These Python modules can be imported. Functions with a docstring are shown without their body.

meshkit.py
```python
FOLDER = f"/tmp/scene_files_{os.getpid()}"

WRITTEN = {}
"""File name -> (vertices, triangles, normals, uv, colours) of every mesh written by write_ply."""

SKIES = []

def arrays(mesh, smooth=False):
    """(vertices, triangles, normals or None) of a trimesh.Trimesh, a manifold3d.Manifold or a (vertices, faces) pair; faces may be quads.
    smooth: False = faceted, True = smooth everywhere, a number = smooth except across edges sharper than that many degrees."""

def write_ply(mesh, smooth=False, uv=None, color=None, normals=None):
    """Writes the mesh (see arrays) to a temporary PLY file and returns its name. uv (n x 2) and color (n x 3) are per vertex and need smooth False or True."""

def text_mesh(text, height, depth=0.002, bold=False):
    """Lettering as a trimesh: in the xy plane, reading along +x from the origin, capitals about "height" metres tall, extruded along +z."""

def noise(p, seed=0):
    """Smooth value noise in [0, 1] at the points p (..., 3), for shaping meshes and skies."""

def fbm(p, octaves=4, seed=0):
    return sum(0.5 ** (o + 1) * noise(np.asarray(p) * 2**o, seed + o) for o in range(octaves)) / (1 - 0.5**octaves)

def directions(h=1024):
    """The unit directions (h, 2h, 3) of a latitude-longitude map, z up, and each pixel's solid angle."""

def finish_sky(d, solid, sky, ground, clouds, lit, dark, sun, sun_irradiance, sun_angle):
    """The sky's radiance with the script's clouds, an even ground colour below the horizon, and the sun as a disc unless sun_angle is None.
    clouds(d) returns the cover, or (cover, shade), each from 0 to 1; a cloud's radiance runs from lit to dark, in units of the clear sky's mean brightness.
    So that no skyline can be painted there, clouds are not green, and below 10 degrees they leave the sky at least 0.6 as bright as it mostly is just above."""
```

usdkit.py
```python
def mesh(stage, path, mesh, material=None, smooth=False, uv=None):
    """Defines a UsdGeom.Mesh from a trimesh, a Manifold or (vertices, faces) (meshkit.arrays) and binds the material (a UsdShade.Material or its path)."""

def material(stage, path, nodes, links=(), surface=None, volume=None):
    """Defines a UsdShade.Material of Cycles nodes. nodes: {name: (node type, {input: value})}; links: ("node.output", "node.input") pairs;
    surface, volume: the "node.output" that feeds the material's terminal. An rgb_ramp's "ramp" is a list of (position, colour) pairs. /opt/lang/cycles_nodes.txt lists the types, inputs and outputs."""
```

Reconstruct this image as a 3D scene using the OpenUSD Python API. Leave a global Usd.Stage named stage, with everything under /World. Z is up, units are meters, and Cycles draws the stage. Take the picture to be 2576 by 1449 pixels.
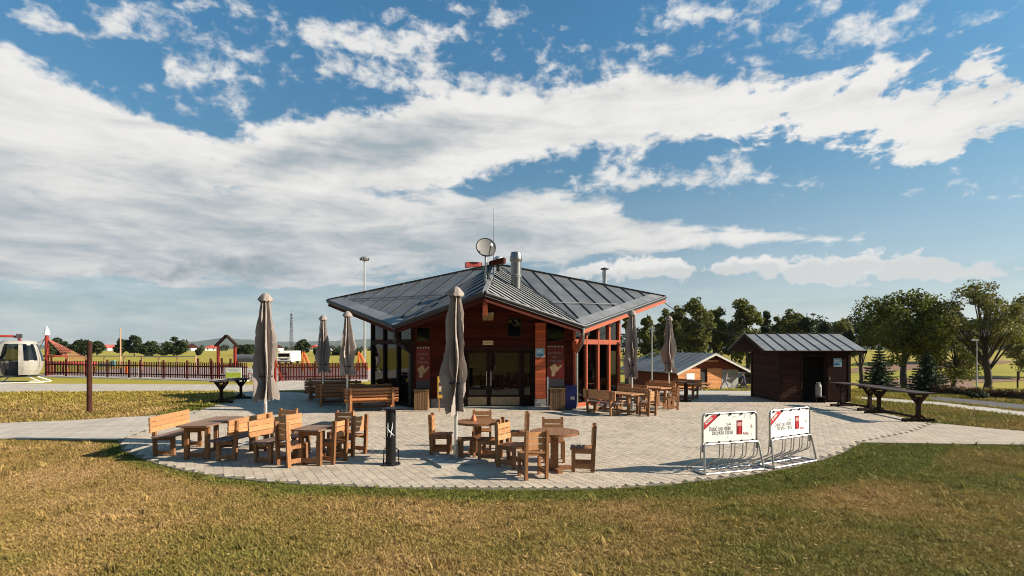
import math, random
import numpy as np, trimesh, shapely, manifold3d
from shapely.geometry import Polygon, box as sbox, Point, LineString
from shapely.ops import unary_union
import usdkit, meshkit
from pxr import Usd, UsdGeom, UsdLux, UsdShade, Gf, Sdf, Vt

stage = Usd.Stage.CreateInMemory()
UsdGeom.SetStageUpAxis(stage, UsdGeom.Tokens.z)
UsdGeom.SetStageMetersPerUnit(stage, 1.0)
world = UsdGeom.Xform.Define(stage, '/World')
stage.SetDefaultPrim(world.GetPrim())
UsdGeom.Scope.Define(stage, '/World/Looks')

# ------------------------------------------------------------------ camera, sky, sun, exposure
EYE = 2.4                      # metres above the terrace paving
FP, HX, HY = 1330.0, 1288.0, 875.0   # focal length and horizon point on a 2576-wide survey of the place
cam = UsdGeom.Camera.Define(stage, '/World/camera')
cam.CreateHorizontalApertureAttr(36.0)
cam.CreateVerticalApertureAttr(36.0 * 9 / 16)
cam.CreateFocalLengthAttr(36.0 * FP / 2576)
cam.CreateVerticalApertureOffsetAttr((HY - 724.5) / 2576 * 36.0)
cam.CreateClippingRangeAttr(Gf.Vec2f(0.05, 30000))
cam.AddTranslateOp().Set(Gf.Vec3d(0, 0, EYE))
cam.AddRotateXYZOp().Set(Gf.Vec3f(90, 0, 0))
cam.CreateExposureAttr(0.95)

SUN_EL, SUN_AZ = math.radians(27.5), math.radians(97.0)      # azimuth from +y (view direction) towards +x
SUN_DIR = np.array([math.sin(SUN_AZ) * math.cos(SUN_EL), math.cos(SUN_AZ) * math.cos(SUN_EL), math.sin(SUN_EL)])
sun = UsdLux.DistantLight.Define(stage, '/World/sun')
sun.CreateIntensityAttr(1.25)
sun.CreateNormalizeAttr(True)
sun.CreateAngleAttr(0.5)
sun.CreateColorAttr(Gf.Vec3f(1.0, 0.90, 0.76))
_z = SUN_DIR; _x = np.cross([0, 0, 1.0], _z); _x /= np.linalg.norm(_x); _y = np.cross(_z, _x)
_m = Gf.Matrix4d(*[float(v) for v in (*_x, 0, *_y, 0, *_z, 0, 0, 0, 0, 1)])
sun.AddTransformOp().Set(_m)


def make_sky():
    n, l = {}, []
    S = 0.055
    n['sky'] = ('sky_texture', {'sky_type': 'single_scattering', 'sun_disc': False, 'sun_elevation': SUN_EL, 'sun_rotation': SUN_AZ, 'altitude': 600.0, 'air_density': 1.0, 'aerosol_density': 1.0, 'ozone_density': 1.6})
    n['tc'] = ('texture_coordinate', {})
    n['sep'] = ('separate_xyz', {}); l.append(('tc.generated', 'sep.vector'))
    cnt = [0]

    def mth(kind, a, b=None, c=None, clamp=False):
        cnt[0] += 1; k = 'm%d' % cnt[0]
        inp = {'math_type': kind, 'use_clamp': clamp}
        for nm, v in (('value1', a), ('value2', b), ('value3', c)):
            if v is None: continue
            if isinstance(v, str): l.append((v, k + '.' + nm))
            else: inp[nm] = float(v)
        n[k] = ('math', inp)
        return k + '.value'

    def mapr(v, a, b, c=0.0, d=1.0, smooth=True):
        cnt[0] += 1; k = 'r%d' % cnt[0]
        n[k] = ('map_range', {'range_type': 'smoothstep' if smooth else 'linear', 'from_min': float(a), 'from_max': float(b), 'to_min': float(c), 'to_max': float(d), 'clamp': True})
        l.append((v, k + '.value'))
        return k + '.result'

    def noise(vec, scale, detail, rough, dist=0.0, off=(0, 0, 0), stretch=(1, 1, 1), rot=0.0, want='fac'):
        cnt[0] += 1; k = 'n%d' % cnt[0]
        n[k + 'm'] = ('mapping', {'mapping_type': 'point', 'location': off, 'rotation': (0, 0, rot), 'scale': tuple(s * scale for s in stretch)})
        l.append((vec, k + 'm.vector'))
        n[k] = ('noise_texture', {'dimensions': '2D', 'type': 'fBM', 'use_normalize': True, 'scale': 1.0, 'detail': float(detail), 'roughness': float(rough), 'distortion': float(dist)})
        l.append((k + 'm.vector', k + '.vector'))
        return k + '.' + want
    X, Y, Z = 'sep.x', 'sep.y', 'sep.z'
    az = mth('arctan2', X, Y)
    hor = mth('sqrt', mth('add', mth('multiply', X, X), mth('multiply', Y, Y)))
    t = mth('divide', Z, mth('maximum', hor, 0.02))
    n['pt'] = ('combine_xyz', {}); l += [(az, 'pt.x'), (t, 'pt.y')]
    zz = mth('add', mth('maximum', Z, 0.0), 0.14)          # a flat cloud layer seen in perspective
    n['pl'] = ('combine_xyz', {}); l += [(mth('divide', X, zz), 'pl.x'), (mth('divide', Y, zz), 'pl.y')]
    wn = noise('pt.vector', 7.0, 4, 0.6, want='color')
    n['ws'] = ('separate_xyz', {}); l.append((wn, 'ws.vector'))
    azw = mth('multiply_add', mth('subtract', 'ws.x', 0.5), 0.12, az)
    tw = mth('multiply_add', mth('subtract', 'ws.y', 0.5), 0.05, t)
    u = mth('multiply_add', azw, 1 / 2.4, 0.5)

    def bank(rows, soft, weight=1.0):
        """a bank of cloud: upper and lower edge against the azimuth; 1 well inside, 0 at the edge and below"""
        pts = []
        for px, y0, y1 in rows:
            a = math.atan((px - HX) / FP); c = math.cos(a)
            pts.append((a, ((HY - y0) + (HY - y1)) / 2 / FP * c, (y1 - y0) / 2 / FP * c))
        cnt[0] += 1; k = 'k%d' % cnt[0]
        ramp = [((a + 1.2) / 2.4, (cc, hh + 0.5, 0.0)) for a, cc, hh in pts]
        n[k] = ('rgb_ramp', {'ramp': ramp}); l.append((u, k + '.fac'))
        n[k + 's'] = ('separate_xyz', {}); l.append((k + '.color', k + 's.vector'))
        d = mth('absolute', mth('subtract', tw, k + 's.x'))
        inside = mth('subtract', mth('subtract', k + 's.y', 0.5), d)
        return mth('multiply', mth('divide', inside, soft), weight)
    Zr = -60

    def zero(px, y): return (px, y + 40, y - 40)
    A = bank([(-900, 200, 420), (-400, 60, 500), (0, 95, 520), (200, 195, 520), (400, 290, 520), (560, 365, 520), (640, 322, 520), (760, 275, 520), (900, 268, 500), (1100, 235, 460), (1250, 222, 425), (1450, 205, 395),
              (1600, 180, 385), (1850, 165, 365), (2000, 185, 335), (2150, 185, 395), (2300, 150, 420), (2450, 120, 405), (2576, 150, 390), (3000, 150, 350), (4200, 200, 300)], 0.035)
    B = bank([(-1500, 470, 700), (-400, 430, 720), (0, 440, 715), (500, 450, 730), (900, 450, 722), (1150, 480, 685), (1400, 488, 672), (1550, 494, 660), (1700, 543, 642), (1800, 563, 632), (2000, 577, 612), (2170, 585, 596), zero(2330, 590), zero(4000, 590)], 0.022)
    C = bank([zero(300, 20), (470, -30, 25), (600, -15, 55), (720, 25, 100), (850, 80, 135), (1000, 115, 160), zero(1130, 150), zero(1400, 460), (1480, 452, 474), (1560, 430, 482), (1700, 412, 478), (1800, 402, 470), (1900, 416, 464), (2030, 424, 450), zero(2120, 440), zero(2250, 492), (2290, 484, 494), (2400, 460, 482), (2500, 448, 466), (2600, 438, 458), zero(2900, 440)], 0.03)
    D = bank([zero(120, 690), (280, 676, 700), (360, 662, 708), (440, 652, 712), (520, 645, 708), (600, 626, 703), (680, 646, 702), (740, 676, 692), zero(830, 685), zero(1340, 690), (1420, 675, 700), (1550, 652, 716), (1650, 646, 720), (1700, 656, 715), (1760, 676, 706), (1880, 652, 708), (1980, 642, 712), (2080, 636, 712), (2190, 618, 716), (2280, 630, 710), (2380, 646, 706), (2420, 668, 694), (2480, 648, 698), (2560, 664, 700), (2800, 660, 700), zero(3400, 680)], 0.026)
    E = bank([zero(470, 80), (530, 82, 112), (640, 110, 190), (760, 150, 200), (880, 192, 222), (950, 160, 250), (1100, 150, 285), (1250, 160, 265), (1340, 180, 230), zero(1380, 130), (1400, 108, 150), (1440, 108, 150), zero(1480, 130), zero(1560, 60), (1640, 0, 80), (1750, -20, 95), (1900, -20, 40), zero(2020, 20), zero(3000, 20)], 0.05)
    H = bank([zero(380, 200), (450, 150, 260), (700, 190, 290), (900, 60, 300), (1300, 40, 240), (1700, 30, 180), (2100, 0, 120), zero(2300, 60)], 0.05)
    G = bank([zero(-60, 60), (0, 20, 40), (100, 30, 80), (170, 45, 75), (225, 75, 105), (290, 25, 85), (360, 5, 75), (410, 20, 62), (470, 65, 95), zero(540, 90), zero(1770, 150), (1840, 136, 170), (1930, 126, 180), (2000, 114, 165), (2060, 108, 145), (2110, 98, 122), zero(2180, 100), zero(3500, 100)], 0.035)
    fine = noise('pl.vector', 2.6, 7, 0.62, 0.25)
    streak = noise('pt.vector', 6.0, 5, 0.6, 0.3, stretch=(1, 4.5, 1), rot=-0.10)
    puff = noise('pt.vector', 24.0, 6, 0.60, 0.2, stretch=(1, 1.3, 1))
    back = noise('pl.vector', 0.35, 3, 0.55, 0.3, off=(7, 2, 0))
    f0, s0, p0 = mth('subtract', fine, 0.5), mth('subtract', streak, 0.5), mth('subtract', puff, 0.5)
    tex = mth('multiply_add', f0, 3.0, mth('multiply', s0, 1.2))
    texa = mth('multiply_add', p0, 2.0, mth('multiply_add', f0, 3.4, mth('multiply', s0, 0.8)))
    rag = mth('multiply', mapr(az, 0.22, 0.5), mapr(mth('subtract', t, mth('multiply', az, 0.06)), 0.46, 0.36))
    texa = mth('multiply', texa, mth('multiply_add', rag, 0.9, 1.0))
    big = mth('minimum', B, 1.9)
    side = mth('multiply', mapr(mth('absolute', az), 1.05, 1.5), mapr(back, 0.50, 0.66, -1.0, 0.45))
    rest = mth('subtract', side, mapr(mth('absolute', az), 1.0, 1.05, 3.0, 0.0))
    big = mth('maximum', big, rest)
    ca = mapr(mth('add', mth('subtract', mth('minimum', A, 1.8), mth('multiply', rag, 0.55)), texa), -0.30, 0.62)
    cbig = mth('maximum', ca, mapr(mth('add', big, tex), -0.25, 0.75))
    sm = mth('maximum', mth('minimum', H, 0.04), mth('maximum', mth('maximum', mth('minimum', C, 1.3), mth('minimum', E, 0.8)), mth('minimum', G, 0.9)))
    csm = mth('multiply', mapr(mth('add', sm, mth('multiply_add', f0, 5.0, mth('multiply', p0, 4.0))), -0.30, 1.35), 0.92)
    vd = mth('multiply_add', p0, 2.6, mth('multiply', mth('minimum', D, 1.2), 1.25))
    cd = mapr(vd, -0.1, 0.6)
    leftd = mapr(az, -0.2, -0.1, 1.0, 0.0)
    cdark = mth('multiply', mth('multiply', mapr(vd, -0.2, 1.7), leftd), 0.95)
    clow = mth('multiply', cd, mth('subtract', 1.0, leftd))
    veil = mth('multiply', mapr(t, 0.34, 0.0), mapr(az, 0.9, -0.9, 0.34, 0.62))
    cover = mth('maximum', mth('maximum', cbig, csm), mth('maximum', clow, veil))
    # light and shade inside the clouds: thick middles and lower sides are greyer than the sunlit tops
    under = mapr(mth('subtract', t, tw), -0.02, 0.02)
    low = mth('multiply', mapr(t, 0.36, 0.19), mapr(az, 0.55, 0.0))
    core = mth('multiply', mapr(A, 0.6, 2.2), mth('multiply', mapr(az, -0.62, -0.42), mapr(az, 0.12, -0.16)))
    sh = mth('maximum', mth('multiply', low, 0.60), mth('multiply', core, 0.72))
    sh = mth('add', sh, mth('multiply_add', s0, 1.3, mth('multiply', f0, -0.9)))
    lowsh = mth('multiply', mapr(mth('multiply_add', p0, 1.6, mapr(t, 0.165, 0.125)), 0.25, 0.95), 0.45)
    sh = mth('add', mth('multiply', sh, mth('subtract', 1.0, clow)), mth('multiply', lowsh, clow))
    n['shr'] = ('rgb_ramp', {'ramp': [(0.0, (0.86, 0.845, 0.82)), (0.35, (0.74, 0.735, 0.72)), (0.7, (0.53, 0.56, 0.58)), (1.0, (0.36, 0.43, 0.47))]})
    l.append((mth('add', sh, 0.10, clamp=True), 'shr.fac'))
    n['ccol'] = ('vector_math', {'math_type': 'scale', 'scale': CLOUD / S}); l.append(('shr.color', 'ccol.vector1'))
    n['dk'] = ('mix_color', {'blend_type': 'mix', 'b': tuple(c * CLOUD / S for c in (0.25, 0.32, 0.36))}); l += [(cdark, 'dk.fac'), ('ccol.vector', 'dk.a')]
    n['tr'] = ('rgb_ramp', {'ramp': [(0.0, (0.53, 0.61, 0.63)), (0.15, (0.60, 0.76, 0.80)), (0.45, (0.70, 1.04, 1.03)), (1.0, (0.56, 1.27, 1.43))]})
    l.append((mth('multiply', t, 1.7, clamp=True), 'tr.fac'))
    n['tint'] = ('vector_math', {'math_type': 'multiply'}); l += [('sky.color', 'tint.vector1'), ('tr.color', 'tint.vector2')]
    n['fin'] = ('mix_color', {'blend_type': 'mix'}); l += [(mth('maximum', cover, cdark), 'fin.fac'), ('tint.vector', 'fin.a'), ('dk.result', 'fin.b')]
    n['bg'] = ('background_shader', {'strength': S}); l.append(('fin.result', 'bg.color'))
    m = usdkit.material(stage, '/World/Looks/sky', n, l, surface='bg.background')
    dome = UsdLux.DomeLight.Define(stage, '/World/sky')
    dome.CreateIntensityAttr(1.0)
    UsdShade.MaterialBindingAPI.Apply(dome.GetPrim()).Bind(m)
    dome.GetPrim().SetCustomDataByKey('kind', 'structure')


CLOUD = 0.52
make_sky()

# ------------------------------------------------------------------ helpers
R = random.Random(7)
NR = np.random.default_rng(11)


def spot(px, py, z=0.0):
    """surveyed point of height z below eye level -> (x, y, z) in metres"""
    d = (EYE - z) * FP / (py - HY)
    return np.array([(px - HX) * d / FP, d, z])


def at(px, py, d):
    return np.array([(px - HX) * d / FP, d, EYE - (py - HY) * d / FP])


_hb = np.array([[sx * a, sy * b, sz * c] for sx in (-1, 1) for sy in (-1, 1) for sz in (-1, 1) for a, b, c in ((.8, 1, 1), (1, .8, 1), (1, 1, .8))])
_ch = trimesh.convex.convex_hull(_hb)
_order = [int(np.argmin(((_hb - v) ** 2).sum(1))) for v in _ch.vertices]
CHF = np.array([[_order[i] for i in f] for f in _ch.faces])
_bf = np.array([[0, 1, 3], [0, 3, 2], [4, 6, 7], [4, 7, 5], [0, 4, 5], [0, 5, 1], [2, 3, 7], [2, 7, 6], [0, 2, 6], [0, 6, 4], [1, 5, 7], [1, 7, 3]])


class MB:
    """collects shapes into one mesh"""

    def __init__(self): self.v, self.f, self.n = [], [], 0

    def add(self, v, f):
        v = np.asarray(v, float); f = np.asarray(f, int)
        if f.shape[1] == 4: f = np.vstack([f[:, [0, 1, 2]], f[:, [0, 2, 3]]])
        self.v.append(v); self.f.append(f + self.n); self.n += len(v)
        return self

    def tm(self, m): return self.add(m.vertices, m.faces)

    def frame(self, c, axes, half, ch=0.0):
        """box: centre, rows of axes, half sizes, chamfer"""
        half = np.asarray(half, float)
        if ch > 0:
            ch = min(ch, half.min() * .45)
            p = np.array([[sx * (half[0] - ch * (k == 0)), sy * (half[1] - ch * (k == 1)), sz * (half[2] - ch * (k == 2))] for sx in (-1, 1) for sy in (-1, 1) for sz in (-1, 1) for k in range(3)])
            f = CHF
        else:
            p = np.array([[sx, sy, sz] for sx in (-1, 1) for sy in (-1, 1) for sz in (-1, 1)]) * half
            f = _bf
        return self.add(np.asarray(c) + p @ np.asarray(axes, float), f)

    def box(self, c, size, rz=0.0, ch=0.0):
        a = math.radians(rz)
        return self.frame(c, [[math.cos(a), math.sin(a), 0], [-math.sin(a), math.cos(a), 0], [0, 0, 1]], np.asarray(size) / 2, ch)

    def span(self, lo, hi, ch=0.0):
        lo, hi = np.asarray(lo, float), np.asarray(hi, float)
        return self.box((lo + hi) / 2, hi - lo, 0, ch)

    def beam(self, p, q, w, h, up=(0, 0, 1), ch=0.0):
        p, q = np.asarray(p, float), np.asarray(q, float)
        a = q - p; L = np.linalg.norm(a); a /= L
        b = np.cross(up, a); nb = np.linalg.norm(b)
        b = np.array([1.0, 0, 0]) if nb < 1e-6 else b / nb
        return self.frame((p + q) / 2, [a, b, np.cross(a, b)], [L / 2, w / 2, h / 2], ch)

    def tube(self, pts, r, n=8, cap=True):
        pts = np.asarray(pts, float); m = len(pts)
        r = np.full(m, r) if np.ndim(r) == 0 else np.asarray(r, float)
        tang = np.gradient(pts, axis=0); tang /= np.linalg.norm(tang, axis=1)[:, None] + 1e-12
        ref = np.array([0, 0, 1.0]) if abs(tang[0][2]) < .9 else np.array([1.0, 0, 0])
        rings = []
        b = np.cross(ref, tang[0]); b /= np.linalg.norm(b)
        for i in range(m):
            b = b - tang[i] * (b @ tang[i]); b /= np.linalg.norm(b)
            c = np.cross(tang[i], b)
            an = np.arange(n) * 2 * np.pi / n
            rings.append(pts[i] + r[i] * (np.cos(an)[:, None] * b + np.sin(an)[:, None] * c))
        v = np.vstack(rings); f = []
        for i in range(m - 1):
            for k in range(n):
                a, e = i * n + k, i * n + (k + 1) % n
                f += [[a, e, e + n], [a, e + n, a + n]]
        if cap:
            v = np.vstack([v, pts[0], pts[-1]])
            for k in range(n):
                f += [[len(v) - 2, (k + 1) % n, k], [len(v) - 1, (m - 1) * n + k, (m - 1) * n + (k + 1) % n]]
        return self.add(v, f)

    def lathe(self, prof, c=(0, 0, 0), n=16):
        prof = np.asarray(prof, float); an = np.arange(n) * 2 * np.pi / n; m = len(prof)
        v = np.vstack([np.stack([r * np.cos(an), r * np.sin(an), np.full(n, z)], 1) for r, z in prof]) + np.asarray(c)
        f = []
        for i in range(m - 1):
            for k in range(n):
                a, e = i * n + k, i * n + (k + 1) % n
                f += [[a, e, e + n], [a, e + n, a + n]]
        return self.add(v, f)

    def poly(self, pg, z0, z1, M=None):
        """extruded shapely polygon; M (4x4) places it"""
        for g in getattr(pg, 'geoms', [pg]):
            if g.geom_type != 'Polygon' or g.area < 1e-7: continue
            m = trimesh.creation.extrude_polygon(g, z1 - z0, engine='earcut')
            v = m.vertices + [0, 0, z0]
            if M is not None: v = v @ M[:3, :3].T + M[:3, 3]
            self.add(v, m.faces)
        return self

    def arrays(self): return np.vstack(self.v), np.vstack(self.f)


USED = {}


def pth(parent, name):
    base = (parent.GetPath().pathString if parent is not None else '/World') + '/' + name
    k = USED.get(base, 0); USED[base] = k + 1
    return base if k == 0 else '%s_%03d' % (base, k)


def keys(p, label=None, cat=None, group=None, kind=None):
    for k, v in (('label', label), ('category', cat), ('group', group), ('kind', kind)):
        if v: p.SetCustomDataByKey(k, v)
    return p


def obj(name, mb, m, parent=None, smooth=False, **kw):
    g = mb.arrays() if isinstance(mb, MB) else mb
    return keys(usdkit.mesh(stage, pth(parent, name), g, MAT[m] if isinstance(m, str) else m, smooth).GetPrim(), **kw)


def thing(name, label=None, cat=None, loc=(0, 0, 0), rz=0.0, group=None, kind=None, tilt=None):
    x = UsdGeom.Xform.Define(stage, pth(None, name))
    x.AddTranslateOp().Set(Gf.Vec3d(*map(float, loc))); x.AddRotateZOp().Set(float(rz))
    return keys(x.GetPrim(), label, cat, group, kind)


def sub(name, parent): return UsdGeom.Xform.Define(stage, pth(parent, name)).GetPrim()


def dup(src, loc, rz, label, group=None):
    was = src.GetCustomData()
    base = src.GetName().rstrip('0123456789').rstrip('_')
    r = thing(base, label, was['category'], loc, rz, group or was.get('group'))
    r.GetReferences().AddInternalReference(src.GetPath()); r.SetInstanceable(True)
    return r


class Kind:
    """first use builds the thing, later uses copy it"""

    def __init__(self, make): self.make, self.first = make, None

    def __call__(self, loc, rz, label, group=None):
        if self.first is None:
            self.first = self.make(label, loc, rz, group); return self.first
        return dup(self.first, loc, rz, label, group)


MAT = {}


def pm(name, col, rough=0.6, metal=0.0, var=0.12, scale=6.0, spec=0.4, obj_var=0.0, bump=0.0, bscale=40.0, stretch=(1, 1, 1), col2=None, coords='object', detail=4, sheen=0.0):
    """principled with a mottled colour"""
    col = np.asarray(col, float); c2 = np.asarray(col2, float) if col2 is not None else None
    lo, hi = (col * (1 - var), col * (1 + var)) if c2 is None else (col, c2)
    nd = {'tc': ('texture_coordinate', {}), 'mp': ('mapping', {'mapping_type': 'point', 'scale': stretch}),
          'no': ('noise_texture', {'scale': float(scale), 'detail': float(detail), 'roughness': 0.6}),
          'rp': ('rgb_ramp', {'ramp': [(0.3, tuple(lo)), (0.7, tuple(hi))]}),
          'p': ('principled_bsdf', {'roughness': float(rough), 'metallic': float(metal), 'specular_ior_level': float(spec)})}
    lk = [('mp.vector', 'no.vector'), ('no.fac', 'rp.fac')]
    if coords == 'object': lk.append(('tc.object', 'mp.vector'))
    else: nd['ge'] = ('geometry', {}); lk.append(('ge.position', 'mp.vector'))
    out = 'rp.color'
    if obj_var:
        nd['oi'] = ('object_info', {}); nd['mr'] = ('map_range', {'from_min': 0.0, 'from_max': 1.0, 'to_min': 1 - obj_var, 'to_max': 1 + obj_var})
        nd['hv'] = ('hsv', {}); lk += [('oi.random', 'mr.value'), ('mr.result', 'hv.value'), (out, 'hv.color')]; out = 'hv.color'
    lk.append((out, 'p.base_color'))
    if bump:
        nd['bn'] = ('noise_texture', {'scale': float(bscale), 'detail': 4.0}); nd['bu'] = ('bump', {'strength': float(bump), 'distance': 0.01})
        lk += [('mp.vector', 'bn.vector'), ('bn.fac', 'bu.height'), ('bu.normal', 'p.normal')]
    MAT[name] = usdkit.material(stage, '/World/Looks/' + name, nd, lk, surface='p.BSDF')


def glass(name, tint, ior=1.5):
    MAT[name] = usdkit.material(stage, '/World/Looks/' + name, {
        'f': ('fresnel', {'IOR': ior}), 't': ('transparent_bsdf', {'color': tint}), 'g': ('glossy_bsdf', {'color': (1, 1, 1), 'roughness': 0.0}), 'm': ('mix_closure', {})},
        [('f.fac', 'm.fac'), ('t.BSDF', 'm.closure1'), ('g.BSDF', 'm.closure2')], surface='m.closure')


def leafmat(name, c1, c2, trans=0.35, scale=0.9):
    MAT[name] = usdkit.material(stage, '/World/Looks/' + name, {
        'ge': ('geometry', {}), 'no': ('noise_texture', {'scale': scale, 'detail': 6.0, 'roughness': 0.75}),
        'rp': ('rgb_ramp', {'ramp': [(0.32, c1), (0.68, c2)]}), 'd': ('principled_bsdf', {'roughness': 0.55, 'specular_ior_level': 0.3}), 't': ('translucent_bsdf', {}), 'm': ('mix_closure', {'fac': trans})},
        [('ge.position', 'no.vector'), ('no.fac', 'rp.fac'), ('rp.color', 'd.base_color'), ('rp.color', 't.color'), ('d.BSDF', 'm.closure1'), ('t.BSDF', 'm.closure2')], surface='m.closure')


# wood
pm('pine', (0.25, 0.108, 0.040), 0.55, var=0.28, scale=5, obj_var=0.30, stretch=(6, 6, 3))
pm('pine_light', (0.42, 0.20, 0.082), 0.55, var=0.25, scale=5, obj_var=0.22, stretch=(6, 6, 3))
pm('table_wood', (0.20, 0.115, 0.07), 0.6, var=0.30, scale=5, obj_var=0.25, stretch=(6, 6, 3))
pm('table_warm', (0.225, 0.102, 0.042), 0.5, var=0.25, scale=6, obj_var=0.15, stretch=(4, 4, 3))
pm('log_wood', (0.33, 0.135, 0.05), 0.55, var=0.3, scale=5, obj_var=0.3, stretch=(2, 6, 6))
pm('dark_top', (0.060, 0.046, 0.042), 0.85, spec=0.12, var=0.3, scale=5, obj_var=0.3, stretch=(3, 3, 6))
pm('pillar_sunlit', (0.46, 0.095, 0.032), 0.5, var=0.25, scale=4, obj_var=0.25, stretch=(1, 4, 8), coords='position')  # pillar boards with the sunlight put into their colour
pm('stained_shaded', (0.060, 0.0105, 0.0055), 0.85, spec=0.12, var=0.30, scale=3, obj_var=0.30, stretch=(1, 4, 8), coords='position')  # restaurant wood darkened to the tone it takes in shade
pm('stained_sunlit', (0.34, 0.070, 0.026), 0.5, var=0.25, scale=4, obj_var=0.25, stretch=(1, 4, 8), coords='position')  # the same wood painted in a sunlit tone, for parts the sun reaches
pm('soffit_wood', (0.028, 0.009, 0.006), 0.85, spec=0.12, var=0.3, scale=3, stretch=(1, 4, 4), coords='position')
pm('fascia', (0.055, 0.012, 0.007), 0.85, spec=0.12, var=0.2, scale=2, coords='position')
pm('dark_wood', (0.026, 0.014, 0.010), 0.85, spec=0.12, var=0.35, scale=4, obj_var=0.3, stretch=(3, 3, 6))
pm('shed_wood', (0.040, 0.0150, 0.009), 0.85, spec=0.12, var=0.35, scale=3, obj_var=0.35, stretch=(1, 2, 8), coords='position')
pm('weathered', (0.13, 0.095, 0.08), 0.65, var=0.3, scale=5, obj_var=0.3, stretch=(3, 3, 6))
pm('hut_wood', (0.50, 0.20, 0.060), 0.55, var=0.25, scale=2, obj_var=0.15, stretch=(1, 1, 6), coords='position')
pm('hut_dark', (0.14, 0.035, 0.017), 0.85, spec=0.12, var=0.25, scale=2, obj_var=0.2, stretch=(1, 1, 6), coords='position')
pm('post_wood', (0.050, 0.019, 0.013), 0.85, spec=0.12, var=0.35, scale=4, stretch=(6, 6, 1.5))
pm('fence_red', (0.060, 0.013, 0.010), 0.85, spec=0.12, var=0.25, scale=4, obj_var=0.4)
pm('rattan', (0.24, 0.13, 0.055), 0.6, var=0.3, scale=6, obj_var=0.35, stretch=(8, 8, 1))
# metal, stone, plastic, cloth
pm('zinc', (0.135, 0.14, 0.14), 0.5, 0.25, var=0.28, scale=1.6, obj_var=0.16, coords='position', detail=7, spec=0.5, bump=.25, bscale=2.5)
pm('zinc_sunlit', (0.40, 0.395, 0.37), 0.5, 0.15, var=0.2, scale=1.8, obj_var=0.12, coords='position', detail=7, bump=.25, bscale=2.5)  # sunlit copy of the roof zinc, light put into the colour
pm('rope_red', (0.32, 0.10, 0.065), 0.8, var=0.2)
pm('zinc_light', (0.22, 0.22, 0.213), 0.5, 0.2, var=0.18, scale=2.0, obj_var=0.10, coords='position')
pm('zinc_dark', (0.035, 0.036, 0.037), 0.5, 0.3, var=0.2, scale=3, coords='position')
pm('steel', (0.45, 0.45, 0.44), 0.30, 0.95, var=0.12, scale=3, spec=0.5)
pm('galvanised', (0.42, 0.41, 0.39), 0.38, 0.85, var=0.15, scale=12)
pm('chimney_steel', (0.20, 0.195, 0.185), 0.34, 0.9, var=0.12, scale=3)
pm('alu_pole', (0.62, 0.60, 0.56), 0.35, 0.6, var=0.06)
pm('print_muted', (0.26, 0.20, 0.18), 0.6, var=0.2)  # print colour toned down for the poster lettering
pm('dish_grey', (0.21, 0.20, 0.18), 0.5, 0.0, var=0.06)
pm('white_paint', (0.78, 0.76, 0.72), 0.45, var=0.05)
pm('sign_white', (0.80, 0.79, 0.76), 0.4, var=0.03, scale=5)
pm('cabin_white', (0.34, 0.315, 0.275), 0.45, var=0.16, scale=2)
pm('red_paint', (0.26, 0.024, 0.016), 0.45, var=0.15, scale=4)
pm('coral', (0.55, 0.09, 0.07), 0.6, var=0.2, scale=3)
pm('orange_plastic', (0.62, 0.13, 0.025), 0.4, var=0.1)
pm('teal_plastic', (0.10, 0.27, 0.24), 0.45, var=0.15)
pm('yellow_plastic', (0.55, 0.32, 0.06), 0.5, var=0.1)
pm('blue_plastic', (0.006, 0.016, 0.12), 0.4, var=0.1)
pm('black_metal', (0.012, 0.012, 0.013), 0.35, 0.3, var=0.2)
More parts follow.
